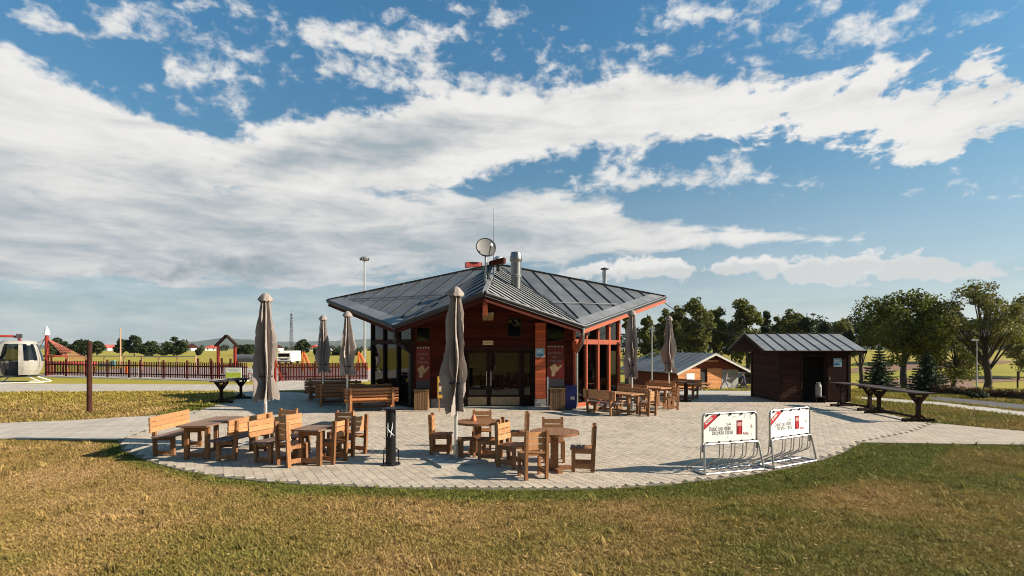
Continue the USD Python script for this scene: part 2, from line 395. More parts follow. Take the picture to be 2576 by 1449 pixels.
pm('black_plastic', (0.018, 0.018, 0.02), 0.5, var=0.2)
pm('grey_plastic', (0.10, 0.105, 0.11), 0.5, var=0.15)
pm('scratch_white', (0.75, 0.75, 0.73), 0.6, var=0.05)
pm('terracotta', (0.50, 0.15, 0.06), 0.6, var=0.15)
pm('poster_red', (0.13, 0.012, 0.010), 0.35, var=0.15, scale=2)
pm('print_pale', (0.55, 0.50, 0.42), 0.5, var=0.1)
pm('print_tan', (0.36, 0.24, 0.13), 0.5, var=0.3, scale=9)
pm('print_dark', (0.05, 0.045, 0.05), 0.5, var=0.1)
pm('print_red', (0.52, 0.025, 0.035), 0.4, var=0.1)
pm('print_crimson', (0.22, 0.008, 0.014), 0.4, var=0.1)
pm('print_sage', (0.50, 0.53, 0.48), 0.5, var=0.1)
pm('print_pink', (0.62, 0.32, 0.30), 0.5, var=0.1)
pm('sign_blue', (0.16, 0.36, 0.52), 0.4, var=0.08)
pm('print_navy', (0.02, 0.06, 0.13), 0.5, var=0.1)
pm('sign_lime', (0.50, 0.58, 0.06), 0.5, var=0.15, scale=3)
pm('board_yellow', (0.55, 0.30, 0.05), 0.5, var=0.15, scale=3)
pm('brass_sign', (0.52, 0.42, 0.24), 0.5, var=0.1)
pm('concrete', (0.36, 0.33, 0.28), 0.85, var=0.15, scale=5, bump=0.3)
pm('kerb_stone', (0.50, 0.46, 0.39), 0.85, var=0.12, scale=3)
pm('plinth_stone', (0.26, 0.25, 0.23), 0.9, var=0.3, scale=7, obj_var=0.35)
pm('parasol_cloth', (0.29, 0.24, 0.21), 0.85, var=0.14, scale=3, spec=0.2)
pm('bark', (0.040, 0.030, 0.024), 0.9, var=0.35, scale=8, stretch=(3, 3, 0.6), bump=0.5, bscale=25)
pm('birch_bark', (0.30, 0.27, 0.22), 0.85, var=0.4, scale=6)
pm('rubber', (0.015, 0.015, 0.016), 0.8, var=0.2)
pm('skin', (0.50, 0.28, 0.19), 0.55, var=0.06)
pm('cloth_grey', (0.30, 0.29, 0.31), 0.85, var=0.15)
pm('cloth_dark', (0.035, 0.04, 0.06), 0.85, var=0.2)
pm('hair_dark', (0.03, 0.02, 0.015), 0.6, var=0.2)
pm('rope_tan', (0.45, 0.25, 0.15), 0.8, var=0.2)
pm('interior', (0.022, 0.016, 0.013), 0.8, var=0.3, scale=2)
pm('soil', (0.12, 0.075, 0.045), 0.95, var=0.3, scale=2, coords='position')
glass('window_glass', (0.88, 0.90, 0.88))
glass('dark_glass', (0.05, 0.055, 0.055))
glass('cabin_glass', (0.16, 0.17, 0.17))
leafmat('leaf_lime', (0.026, 0.036, 0.008), (0.19, 0.20, 0.022), 0.4, 0.8)
leafmat('leaf_olive', (0.055, 0.062, 0.014), (0.20, 0.19, 0.040), 0.4, 0.9)
leafmat('leaf_dark', (0.016, 0.026, 0.008), (0.050, 0.068, 0.016), 0.3, 0.6)
leafmat('leaf_mid', (0.040, 0.052, 0.012), (0.19, 0.19, 0.035), 0.4, 0.45)
leafmat('leaf_far', (0.018, 0.028, 0.014), (0.048, 0.062, 0.026), 0.25, 0.25)
leafmat('needle', (0.018, 0.030, 0.013), (0.060, 0.085, 0.030), 0.2, 2.0)
leafmat('hedge_leaf', (0.10, 0.028, 0.014), (0.12, 0.09, 0.025), 0.3, 3.0)


# ------------------------------------------------------------------ terrain
CIRC = np.array([0.25, 21.9]); CRAD = 12.9      # the round edge of the terrace


def sstep(x, a, b):
    t = np.clip((np.asarray(x, float) - a) / (b - a), 0, 1)
    return t * t * (3 - 2 * t)


def tz(x, y):
    x, y = np.asarray(x, float), np.asarray(y, float)
    z = -0.035 + 0.0 * x
    z = z + 0.085 * (np.log1p(np.exp(np.clip((8.6 - y) * 2.2, -30, 30))) / 2.2)          # the lawn rises towards and behind the camera
    z = z + 0.16 * np.clip(-y - 6, 0, None)                                               # the ski slope behind
    z = z - 1.62 * sstep(y, 27.5, 50) * sstep(x, 1.5, 9)                                   # the ground falls away behind on the right
    z = z + 3.0 * sstep(y, 46, 125) * sstep(x, 24, 80)                                      # meadow slope behind the right trees
    z = z - 0.9 * sstep(y, 120, 400) * sstep(x, 0, 40) - 3.0 * sstep(y, 300, 1500)
    z = z + 0.02 * np.sin(x * .9 + 1.3) * np.sin(y * .7) * sstep(y, 9.5, 6)
    return z


def zs(x, y): return float(tz(x, y))


gx = np.unique(np.concatenate([-np.geomspace(70, 9000, 26), np.geomspace(70, 9000, 26), np.arange(-70, 70.1, 1.4)]))
gy = np.unique(np.concatenate([-np.geomspace(12, 260, 18), np.arange(-12, 0, 1.0), np.arange(0, 14, 0.5), np.arange(14, 80, 1.5), np.geomspace(80, 9000, 40)]))
GX, GY = np.meshgrid(gx, gy, indexing='ij')
gv = np.stack([GX, GY, tz(GX, GY)], -1).reshape(-1, 3)
ii = np.arange(len(gx) * len(gy)).reshape(len(gx), len(gy))
gf = np.stack([ii[:-1, :-1], ii[1:, :-1], ii[1:, 1:], ii[:-1, 1:]], -1).reshape(-1, 4)


def lawn_material(name, blades):
    """dry lawn: straw brown with greener patches, greener along the paving; yellow-green fields further out"""
    nd = {'ge': ('geometry', {}), 'sx': ('separate_xyz', {}),
          'n1': ('noise_texture', {'scale': 0.42, 'detail': 5.0, 'roughness': 0.62}), 'n2': ('noise_texture', {'scale': 34.0 if blades else 22.0, 'detail': 3.0, 'roughness': 0.7}),
          'n3': ('noise_texture', {'scale': 0.016, 'detail': 4.0, 'roughness': 0.6}),
          'fm': ('mapping', {'mapping_type': 'point', 'scale': (0.35, 2.4, 1)}),
          'dd': ('vector_math', {'math_type': 'distance', 'vector2': (CIRC[0], CIRC[1], 0)}),
          'fl': ('vector_math', {'math_type': 'multiply', 'vector2': (1, 1, 0)}),
          'edge': ('map_range', {'range_type': 'smoothstep', 'from_min': CRAD + 0.35, 'from_max': CRAD + 1.05, 'to_min': 0.37, 'to_max': 0.0, 'clamp': True}),
          'far': ('map_range', {'range_type': 'smoothstep', 'from_min': 16.0, 'from_max': 34.0, 'to_min': 0.0, 'to_max': 1.0, 'clamp': True}),
          'right': ('map_range', {'range_type': 'smoothstep', 'from_min': -2.0, 'from_max': 9.0, 'to_min': 0.0, 'to_max': 0.17, 'clamp': True}),
          'near': ('map_range', {'range_type': 'smoothstep', 'from_min': 7.5, 'from_max': 5.0, 'to_min': 0.0, 'to_max': 0.10, 'clamp': True}),
          'a1': ('math', {'math_type': 'add'}), 'a2': ('math', {'math_type': 'add'}), 'a3': ('math', {'math_type': 'multiply_add', 'value2': 0.62}), 'a4': ('math', {'math_type': 'subtract', 'value2': 0.31}), 'a5': ('math', {'math_type': 'add'}),
          'rn': ('rgb_ramp', {'ramp': [(0.30, (0.50, 0.335, 0.155)), (0.47, (0.375, 0.240, 0.085)), (0.61, (0.275, 0.200, 0.054)), (0.80, (0.155, 0.158, 0.030))]}),
          'rf': ('rgb_ramp', {'ramp': [(0.30, (0.30, 0.19, 0.055)), (0.43, (0.34, 0.26, 0.040)), (0.56, (0.32, 0.27, 0.032)), (0.72, (0.19, 0.185, 0.026))]}),
          'mx': ('mix_color', {'blend_type': 'mix'}), 'p': ('principled_bsdf', {'roughness': 0.75, 'specular_ior_level': 0.2}), 'f2': ('math', {'math_type': 'multiply_add', 'value2': 0.22}), 'f3': ('math', {'math_type': 'subtract', 'value2': 0.11})}
    lk = [('ge.position', 'sx.vector'), ('ge.position', 'n1.vector'), ('ge.position', 'n2.vector'), ('ge.position', 'fm.vector'), ('fm.vector', 'n3.vector'), ('ge.position', 'fl.vector1'), ('fl.vector', 'dd.vector1'),
          ('dd.value', 'edge.value'), ('sx.y', 'far.value'), ('sx.x', 'right.value'), ('sx.y', 'near.value'),
          ('n1.fac', 'a1.value1'), ('edge.result', 'a1.value2'), ('a1.value', 'a2.value1'), ('right.result', 'a2.value2'), ('n2.fac', 'a3.value1'), ('a2.value', 'a3.value3'), ('a3.value', 'a4.value1'), ('a4.value', 'a5.value1'), ('near.result', 'a5.value2'),
          ('a5.value', 'rn.fac'), ('n2.fac', 'f2.value1'), ('n3.fac', 'f2.value3'), ('f2.value', 'f3.value1'), ('f3.value', 'rf.fac'), ('far.result', 'mx.fac'), ('rn.color', 'mx.a'), ('rf.color', 'mx.b'), ('mx.result', 'p.base_color')]
    if blades:
        nd['t'] = ('translucent_bsdf', {}); nd['m'] = ('mix_closure', {'fac': 0.25}); nd['oi'] = ('object_info', {}); nd['vr'] = ('map_range', {'to_min': 0.62, 'to_max': 1.32}); nd['hv'] = ('hsv', {})
        lk = [q for q in lk if q != ('mx.result', 'p.base_color')] + [('oi.random', 'vr.value'), ('vr.result', 'hv.value'), ('mx.result', 'hv.color'), ('hv.color', 'p.base_color'), ('hv.color', 't.color'), ('p.BSDF', 'm.closure1'), ('t.BSDF', 'm.closure2')]
    else:
        nd['bu'] = ('bump', {'strength': 0.9, 'distance': 0.05}); lk += [('n2.fac', 'bu.height'), ('bu.normal', 'p.normal')]
    MAT[name] = usdkit.material(stage, '/World/Looks/' + name, nd, lk, surface='m.closure' if blades else 'p.BSDF')


lawn_material('lawn', False)
lawn_material('grass_blade', True)
obj('ground', (gv, gf), 'lawn', smooth=True, kind='structure')

# terrace and paths: outlines on the ground
P2 = lambda pts: [tuple(spot(*p)[:2]) for p in pts]
terrace_poly = Polygon(P2([(296, 1105), (306, 1128), (345, 1148), (385, 1162), (460, 1182), (560, 1199), (660, 1209), (760, 1217), (950, 1225), (1130, 1229), (1300, 1231), (1450, 1230), (1580, 1225), (1700, 1215), (1800, 1204), (1900, 1190), (2000, 1172), (2070, 1155), (2120, 1136), (2168, 1112),
                           (2300, 1085), (2353, 1064), (2270, 1048), (2190, 1030), (2146, 1016), (2146, 1008)]) + [(15.6, 26.8), (6.0, 27.3), (-2, 27.2), (-9, 27.6), (-13.6, 29.3), (-15.6, 29.2)] + P2([(600, 1000), (560, 1012), (500, 1031)])).buffer(0)
path_left = Polygon(P2([(296, 1105), (-300, 1101), (-900, 1098), (-900, 1066), (-200, 1064), (0, 1063), (200, 1056), (390, 1044), (500, 1031)])).buffer(0).difference(terrace_poly)
path_right = Polygon(P2([(2168, 1112), (2576, 1118), (3300, 1124), (3300, 1098), (2576, 1084), (2353, 1064), (2300, 1085)])).buffer(0).difference(terrace_poly)
path_back = Polygon(P2([(655, 984), (540, 984), (0, 987), (-500, 990), (-500, 962), (0, 964.5), (540, 967), (690, 968), (690, 957), (760, 957), (800, 968), (860, 968), (860, 984)])).difference(terrace_poly)


def paving_mat(name, base, sx, sy, rot, mortar=0.02):
    MAT[name] = usdkit.material(stage, '/World/Looks/' + name, {
        'ge': ('geometry', {}), 'mp': ('mapping', {'mapping_type': 'point', 'rotation': (0, 0, math.radians(rot))}),
        'br': ('brick_texture', {'scale': 1.0, 'brick_width': sx, 'row_height': sy, 'mortar_size': mortar * sy, 'mortar_smooth': 0.3, 'color1': tuple(c * .92 for c in base), 'color2': tuple(c * 1.07 for c in base), 'mortar': tuple(c * .5 for c in base)}),
        'no': ('noise_texture', {'scale': 1.3, 'detail': 5.0}), 'rp': ('rgb_ramp', {'ramp': [(0.3, (0.85, 0.85, 0.85)), (0.7, (1.08, 1.07, 1.05))]}), 'mx': ('vector_math', {'math_type': 'multiply'}),
        'p': ('principled_bsdf', {'roughness': 0.85, 'specular_ior_level': 0.3})},
        [('ge.position', 'mp.vector'), ('mp.vector', 'br.vector'), ('ge.position', 'no.vector'), ('no.fac', 'rp.fac'), ('br.color', 'mx.vector1'), ('rp.color', 'mx.vector2'), ('mx.vector', 'p.base_color')], surface='p.BSDF')


PAVE = (0.43, 0.355, 0.27)
paving_mat('path_paving', (0.45, 0.39, 0.32), 0.4, 0.4, 0, 0.03)
paving_mat('path_paving_small', PAVE, 0.2, 0.2, 0, 0.05)
MAT['paver'] = usdkit.material(stage, '/World/Looks/paver', {
    'ge': ('geometry', {}), 'no': ('noise_texture', {'scale': 0.9, 'detail': 6.0, 'roughness': 0.65}), 'n2': ('noise_texture', {'scale': 60.0, 'detail': 2.0}), 'oi': ('object_info', {}),
    'rp': ('rgb_ramp', {'ramp': [(0.25, tuple(c * .70 for c in PAVE)), (0.45, tuple(c * .96 for c in PAVE)), (0.75, tuple(c * 1.10 for c in PAVE))]}), 'mr': ('map_range', {'to_min': 0.88, 'to_max': 1.10}), 'm2': ('map_range', {'from_min': 0.3, 'from_max': 0.7, 'to_min': 0.9, 'to_max': 1.08}),
    'mm': ('math', {'math_type': 'multiply'}), 'hv': ('hsv', {}), 'p': ('principled_bsdf', {'roughness': 0.85, 'specular_ior_level': 0.3})},
    [('ge.position', 'no.vector'), ('ge.position', 'n2.vector'), ('no.fac', 'rp.fac'), ('oi.random', 'mr.value'), ('n2.fac', 'm2.value'), ('mr.result', 'mm.value1'), ('m2.result', 'mm.value2'), ('mm.value', 'hv.value'), ('rp.color', 'hv.color'), ('hv.color', 'p.base_color')], surface='p.BSDF')
pm('joint_sand', (0.16, 0.135, 0.105), 0.95, var=0.3, scale=8, coords='position')

ter = thing('terrace', kind='structure')
obj('paving_bed', MB().poly(terrace_poly, -0.03, -0.013), 'joint_sand', ter)
obj('path', MB().poly(path_left, -0.06, -0.004), 'path_paving', kind='structure')
obj('path', MB().poly(path_right, -0.06, -0.004), 'path_paving_small', kind='structure')
obj('path', MB().poly(path_back, -0.06, -0.004), 'path_paving', kind='structure')
# interlocking pavers laid in courses that run at 30 degrees to the view
PU, PV = np.array([-0.5, math.sqrt(.75)]), np.array([math.sqrt(.75), 0.5])
pw, pl = 0.165, 0.20           # pitch across and along


def paver_outline(w, l):
    """double-T block"""
    g, c = 0.0035, 0.024
    a, b = w / 2 - g / 2 + .009, l / 2 - g / 2
    return np.array([(-a + c, -b), (a - c, -b), (a, -b + c), (a, -b + .040), (a - .018, -b + .056), (a - .018, b - .056), (a, b - .040), (a, b - c), (a - c, b), (-a + c, b), (-a, b - c), (-a, b - .040), (-a + .018, b - .056), (-a + .018, -b + .056), (-a, -b + .040), (-a, -b + c)])


def paver_mesh():
    o = paver_outline(pw, pl)
    n = len(o)
    top = trimesh.creation.triangulate_polygon(Polygon(o), engine='earcut')
    ins = o * 0.965
    v = np.vstack([np.c_[o, np.full(n, -0.02)], np.c_[o, np.full(n, -0.004)], np.c_[ins, np.zeros(n)]])
    f = []
    for k in range(n):
        j = (k + 1) % n
        f += [[k, j, j + n], [k, j + n, k + n], [k + n, j + n, j + 2 * n], [k + n, j + 2 * n, k + 2 * n]]
    tv, tf = top
    idx = [int(np.argmin(((o - p) ** 2).sum(1))) + 2 * n for p in tv]
    f += [[idx[i] for i in t] for t in tf]
    m = trimesh.Trimesh(v, f, process=False); m.fix_normals()
    return np.array(m.vertices), np.array(m.faces)


pv_v, pv_f = paver_mesh()
inner = terrace_poly.buffer(-0.10)
shapely.prepare(inner)
bx0, by0, bx1, by1 = terrace_poly.bounds
rad = 34
ci, cj = np.meshgrid(np.arange(-200, 201), np.arange(-200, 201), indexing='ij')
org = np.array([0.3, 20.0])
pc = org + (ci[..., None] * pw) * PV + ((cj + 0.5 * (ci % 2))[..., None] * pl) * PU
pc = pc.reshape(-1, 2)
pc = pc[shapely.contains_xy(inner, pc[:, 0], pc[:, 1])]
pc = pc[np.abs(pc[:, 0]) < pc[:, 1] * 1.05 + 0.5]
# the 300 that show largest: nearest ones within the picture
order = np.argsort(pc[:, 1] ** 2 * 1.0 + 0.12 * (pc[:, 0]) ** 2)
ang = math.degrees(math.atan2(PV[1], PV[0]))
ca, sa = math.cos(math.radians(ang)), math.sin(math.radians(ang))
RM = np.array([[ca, -sa], [sa, ca]])
for k in order[:300]:
    v = pv_v.copy(); v[:, :2] = v[:, :2] @ RM.T
    v[:, 2] += 0.004 * NR.normal() * .25 + v[:, 0] * NR.normal() * .006 + v[:, 1] * NR.normal() * .006
    obj('paver', (v + [*pc[k], 0.0], pv_f), 'paver', ter)


def instancer(path, protos, pos, ang_deg, scale=None, which=None, tilt=None):
    pi = UsdGeom.PointInstancer.Define(stage, path)
    rel = pi.CreatePrototypesRel()
    for p in protos: rel.AddTarget(p)
    n = len(pos)
    pi.CreateProtoIndicesAttr(Vt.IntArray.FromNumpy((np.zeros(n) if which is None else which).astype(np.int32)))
    pi.CreatePositionsAttr(Vt.Vec3fArray.FromNumpy(np.asarray(pos, np.float32)))
    h = np.radians(np.broadcast_to(ang_deg, n)) / 2
    q = [Gf.Quath(float(math.cos(a)), 0.0, 0.0, float(math.sin(a))) for a in h]
    pi.CreateOrientationsAttr(Vt.QuathArray(q))
    if scale is not None: pi.CreateScalesAttr(Vt.Vec3fArray.FromNumpy(np.asarray(scale, np.float32)))
    return pi.GetPrim()


rest = order[300:]
ip = pth(ter, 'paver_field')
pi = instancer(ip, [ip + '/paver_block'], np.c_[pc[rest], NR.normal(0, .0012, len(rest))], ang)
usdkit.mesh(stage, ip + '/paver_block', (pv_v, pv_f), MAT['paver'])
keys(pi, kind='stuff')
# a course of edging stones round the curved front of the terrace
print('pavers', len(pc))

# ------------------------------------------------------------------ the restaurant
BC = np.array([-0.75, 25.5, 0.0])
bld = thing('restaurant', 'dark red wooden restaurant under a folded star-shaped zinc roof with glazed corners', 'restaurant', BC)
APEX = np.array([0, 0, 6.43])
TIP = {'f': np.array([-0.18, -7.5, 4.29]), 'l': np.array([-8.13, 0, 4.70]), 'r': np.array([8.13, 0, 4.87]), 'b': np.array([0.1, 7.5, 4.29])}
VAL = {'fl': np.array([-3.80, -5.0, 3.25]), 'fr': np.array([3.52, -5.0, 3.25]), 'bl': np.array([-3.8, 5.0, 3.25]), 'br': np.array([3.8, 5.0, 3.25])}
PLANES = [('f', 'fl'), ('f', 'fr'), ('l', 'fl'), ('r', 'fr'), ('l', 'bl'), ('r', 'br'), ('b', 'bl'), ('b', 'br')]
rnd = np.random.default_rng(3)


def plane_frame(t, v):
    n = np.cross(TIP[t] - APEX, VAL[v] - APEX); n /= np.linalg.norm(n)
    if n[2] < 0: n = -n
    d = np.array([n[0] * n[2], n[1] * n[2], n[2] ** 2 - 1]); d /= np.linalg.norm(d)     # steepest descent
    M = np.eye(4); M[:3, 0], M[:3, 1], M[:3, 2], M[:3, 3] = np.cross(d, n), d, n, APEX
    return M


def to2(M, p): return (np.linalg.inv(M) @ np.r_[p, 1])[:2]


def roof_z(x, y):
    best = None
    for t, v in PLANES:
        A = np.array([TIP[t][:2], VAL[v][:2]]).T
        try: c = np.linalg.solve(A, [x, y])
        except np.linalg.LinAlgError: continue
        if (c >= -1e-6).all():
            return APEX[2] + c[0] * (TIP[t][2] - APEX[2]) + c[1] * (VAL[v][2] - APEX[2])
    return 3.0


for t, v in PLANES:
    M = plane_frame(t, v)
    tri = Polygon([to2(M, APEX), to2(M, TIP[t]), to2(M, VAL[v])])
    front = t in 'lr' and v[0] == 'f'
    w = 0.80 if t != 'f' else (0.40 if v[1] == 'r' else 0.9)
    side = 1 if M[0, 0] > 0 else -1
    holder = sub('roof', bld)
    x0, _, x1, _ = tri.bounds
    # edge flashing along the eave
    eave = LineString([to2(M, TIP[t]), to2(M, VAL[v])]).buffer(0.52, cap_style=2).intersection(tri)
    field = tri.difference(eave.buffer(0.004)) if t in 'lr' else tri
    k0 = math.floor(x0 / w)
    for k in range(k0, int(math.ceil(x1 / w))):
        strip = sbox(k * w + 0.004, -1, (k + 1) * w - 0.004, 40).intersection(field)
        if strip.is_empty or strip.area < 0.01: continue
        mb = MB().poly(strip, -0.02, 0.0 + rnd.normal() * .0012, M)
        sw = .018 if t != 'f' else .030
        seam = sbox(k * w - sw, -1, k * w + sw, 40).intersection(field)
        obj('roof_panel', mb, 'zinc_sunlit' if t == 'f' and v[1] == 'r' else 'zinc', holder)
        if not seam.is_empty: obj('seam', MB().poly(seam, -0.015, 0.040, M), 'zinc_dark', holder)  # seams painted dark, standing in for the shadows they cast
    if t in 'lr':
        p0, p1 = to2(M, TIP[t]), to2(M, VAL[v])
        L = np.linalg.norm(p1 - p0); nseg = 8
        for k in range(nseg):
            a, b = p0 + (p1 - p0) * k / nseg, p0 + (p1 - p0) * ((k + 1) / nseg - 0.004 / L)
            seg = LineString([a, b]).buffer(0.52, cap_style=2).intersection(tri)
            obj('eave_flashing', MB().poly(seg, -0.01, 0.018 + .006 * (k % 2), M), 'zinc_light', holder)
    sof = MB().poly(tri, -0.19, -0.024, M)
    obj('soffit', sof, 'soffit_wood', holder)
    # eave: gutter on top, fascia board below
    a, b = TIP[t], VAL[v]
    out = np.cross(b - a, [0, 0, 1.0]); out /= np.linalg.norm(out)
    if out @ (a + b) < 0: out = -out
    obj('gutter', MB().tube([a + out * .05 + [0, 0, -.02], b + out * .05 + [0, 0, -.02]], 0.062, 8), 'zinc_dark', holder)
    obj('drip_edge', MB().beam(a + out * .03 + [0, 0, -.07], b + out * .03 + [0, 0, -.07], 0.03, 0.13), 'zinc_dark', holder)
    obj('fascia', MB().beam(a - out * (.05 if t == 'f' or v != 'fr' else -.008) + [0, 0, -.215], b - out * (.05 if t == 'f' or v != 'fr' else -.008) + [0, 0, -.215], 0.035, 0.16), 'stained_sunlit' if (t, v) == ('r', 'fr') else 'fascia', holder)  # right front eave board painted as sunlit, the other boards as shaded
    # snow guard rail
    if front:
        P = at(1000, 751, 24.0) - BC; O = np.array([0, 0, EYE]) - BC
        nn = M[:3, 2]; tt = ((APEX - O) @ nn) / ((P - O) @ nn); hit = O + (P - O) * tt
        y = to2(M, hit)[1]
        ln = LineString([(-30, y), (30, y)]).intersection(field)
        if not ln.is_empty:
            q = [(M @ np.r_[c[0], c[1], 0.07, 1])[:3] for c in ln.coords]
            obj('snow_guard', MB().tube([q[0], q[-1]], 0.022, 6), 'zinc_light', holder)
for t in TIP:       # ridge caps
    obj('ridge_cap', MB().beam(APEX + [0, 0, .03], TIP[t] + [0, 0, .03], 0.16, 0.05), 'zinc_dark' if t in 'rl' else 'zinc_light', bld)
for v in VAL:
    obj('valley_gutter', MB().beam(APEX + [0, 0, .012] + (VAL[v] - APEX) * .06, VAL[v] + [0, 0, .012], 0.20, 0.02), 'zinc_dark', bld)

# plan of the walls
WF, WS, HF, HS = -4.2, 5.6, 3.2, 1.4
cor = [(-HF, WF), (HF, WF), (WS, -HS), (WS, HS), (HF, -WF), (-HF, -WF), (-WS, HS), (-WS, -HS)]
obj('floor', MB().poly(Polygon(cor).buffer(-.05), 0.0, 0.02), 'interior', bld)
s_w = FP / (BC[1] + WF)                      # survey units per metre on the front wall


def wx(px): return (px - HX) / s_w - BC[0]


def wz(py): return EYE - (py - HY) / s_w


MW = np.array([[1, 0, 0, 0], [0, 0, -1, WF], [0, 1, 0, 0], [0, 0, 0, 1.0]])     # (x, z, out) on the front wall; out is towards the camera
gx_ = np.linspace(-HF, HF, 41)
gable = Polygon([(x, roof_z(x, WF) - .20) for x in gx_] + [(HF, 0), (-HF, 0)])


def boards(name, region, h, depth, mat, parent, z0, M=MW, base=0.0):
    _, a, _, b = region.bounds
    z = z0
    while z < b:
        band = region.intersection(sbox(-50, z + .006, 50, z + h - .006))
        for g in getattr(band, 'geoms', [band]):
            if g.geom_type == 'Polygon' and g.area > .004:
                obj(name, MB().poly(g, base, base + depth + rnd.normal() * .002, M), mat, parent)
        z += h


wall = sub('front_wall', bld)
x_l0, x_l1 = wx(1046), wx(1084)
x_pl = wx(1116)
x_d0, x_d1 = wx(1166), wx(1346)
x_c0, x_c1 = wx(1346), wx(1372)
x_r0, x_r1 = wx(1374), wx(1421)
z_lint = wz(872)
openings = unary_union([sbox(x_l0, 0, x_l1, 3.25), sbox(x_d0, -1, x_d1, z_lint), sbox(x_r0, 0, x_r1, 3.45), sbox(wx(1275), wz(849), wx(1312), wz(799))])
backing = gable.difference(openings)
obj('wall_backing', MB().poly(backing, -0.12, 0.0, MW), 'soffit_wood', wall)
boards('plank', backing.difference(sbox(-9, -1, 9, .36)), 0.145, 0.028, 'stained_shaded', wall, 0.36)
for k, (a, b) in enumerate([(x_l1, x_d0), (-HF, x_l0), (x_r1, HF)]):
    for j in range(2):
        for i in range(2 if b - a > .4 else 1):
            n_ = 2 if b - a > .4 else 1
            obj('plinth_stone', MB().span([a + (b - a) * i / n_ + .005, WF - .05, .18 * j], [a + (b - a) * (i + 1) / n_ - .005, WF, .18 * j + .172], .012), 'plinth_stone', wall)
# lit pillar right of the doors, on a stone foot
pil = sub('pillar', bld)
obj('pillar_core', MB().span([x_c0 + .01, WF - .15, .36], [x_c1 - .01, WF + .05, 3.42]), 'soffit_wood', pil)
for k in range(21):
    obj('plank', MB().span([x_c0, WF - .18, .36 + k * .145 + .004], [x_c1, WF - .14 - rnd.random() * .006, .36 + (k + 1) * .145 - .004], .006), 'pillar_sunlit', pil)
for k in range(2):
    for i in range(2):
        obj('plinth_stone', MB().span([x_c0 - .02 + i * .23 - (.06 if (i and k) else 0), WF - .20, .18 * k], [x_c0 - .02 + (i + 1) * .225 + (0 if i else (-.06 if k else 0)), WF + .02, .18 * k + .172], .014), 'plinth_stone', pil)
# fascia beam over the doors, gable window, king post
obj('lintel', MB().span([x_pl, WF - .10, z_lint], [x_c0 - .003, WF - .032, z_lint + .26], .01), 'stained_shaded', wall)
gw = sub('gable_window', bld)
obj('window_frame', MB().poly(sbox(wx(1275), wz(849), wx(1312), wz(799)).difference(sbox(wx(1275) + .06, wz(849) + .06, wx(1312) - .06, wz(799) - .06)), -.06, .04, MW), 'dark_wood', gw)
obj('pane', MB().poly(sbox(wx(1275) + .06, wz(849) + .06, wx(1312) - .06, wz(799) - .06), -.03, -.022, MW), 'dark_glass', gw)
obj('king_post', MB().beam(TIP['f'] + [0, .25, -.23], TIP['f'] + [0, .25, -.78], .15, .15, up=(0, 1, 0), ch=.015), 'stained_sunlit', bld)
obj('ridge_beam', MB().beam(TIP['f'] + [0, .35, -.30], (0, WF, roof_z(0, WF) - .33), .14, .18), 'soffit_wood', bld)
# glazed bays with posters either side
for nm, a, b, zt, pz0, pz1 in (('left', x_l0, x_l1, 3.25, wz(976), wz(873)), ('right', x_r0, x_r1, 3.45, wz(972), wz(870))):
    wn = sub('window', bld)
    top = Polygon([(a, 0.05), (b, 0.05), (b, min(zt, roof_z(b, WF) - .22)), (a, min(zt, roof_z(a, WF) - .22))])
    obj('window_frame', MB().poly(top.difference(top.buffer(-.045, join_style=2)), -.08, .03, MW).poly(sbox(a + .045, pz1 + .04, b - .045, pz1 + .2), -.06, .02, MW), 'stained_shaded', wn)
    obj('pane', MB().poly(top.buffer(-.045, join_style=2), -.03, -.022, MW), 'dark_glass', wn)
    ps = sub('poster', bld)
    pa, pb = a + .03, b - .03
    obj('poster_sheet', MB().poly(sbox(pa, pz0, pb, pz1), .034, .042, MW), 'poster_red', ps)
    dots = MB()
    for k in range(5): dots.poly(sbox(pa + .04 + k * .145 * (pb - pa) / .75, pz1 - .05, pa + .04 + k * .145 * (pb - pa) / .75 + .05, pz1 - .005), .043, .046, MW)
    obj('poster_loop', dots, 'print_pale', ps)
    letters = [MB(), MB(), MB()]
    for k, tx in enumerate(['ZASTAV SA', 'NA', 'V TROJKU']):
        tm = meshkit.text_mesh(tx, .085, .003)
        wdt = tm.bounds[1][0]
        sc = min(1.0, (pb - pa) * .8 / wdt)
        v = tm.vertices * [sc, 1, 1]; xo = (pa + pb) / 2 - wdt * sc / 2 - .04
        v = np.c_[v[:, 0] + xo, v[:, 1] + pz1 - .33 - .16 * k, v[:, 2] + .043]
        letters[k].add(v @ MW[:3, :3].T + MW[:3, 3], tm.faces)
    for q in letters: obj('poster_lettering', q, 'print_muted', ps)
    # pale cut-out picture and dark foot of the poster
    an = np.linspace(0, 2 * np.pi, 26)[:-1]
    shape = Polygon([((pa + pb) / 2 - .08 + (.12 + .035 * math.sin(3 * q) + .02 * math.sin(5 * q + 1)) * math.cos(q), pz0 + .66 + (.27 + .05 * math.sin(2 * q + .5)) * math.sin(q)) for q in an])
    shape = shape.union(Polygon([((pa + pb) / 2, pz0 + .70), ((pa + pb) / 2 + .22, pz0 + .88), ((pa + pb) / 2 + .25, pz0 + .83), ((pa + pb) / 2 + .05, pz0 + .58)])).intersection(sbox(pa + .02, pz0, pb - .02, pz1))
    obj('poster_picture', MB().poly(shape, .043, .046, MW), 'print_tan', ps)
    obj('poster_foot', MB().poly(sbox(pa, pz0, pb, pz0 + .30), .043, .045, MW), 'print_dark', ps)
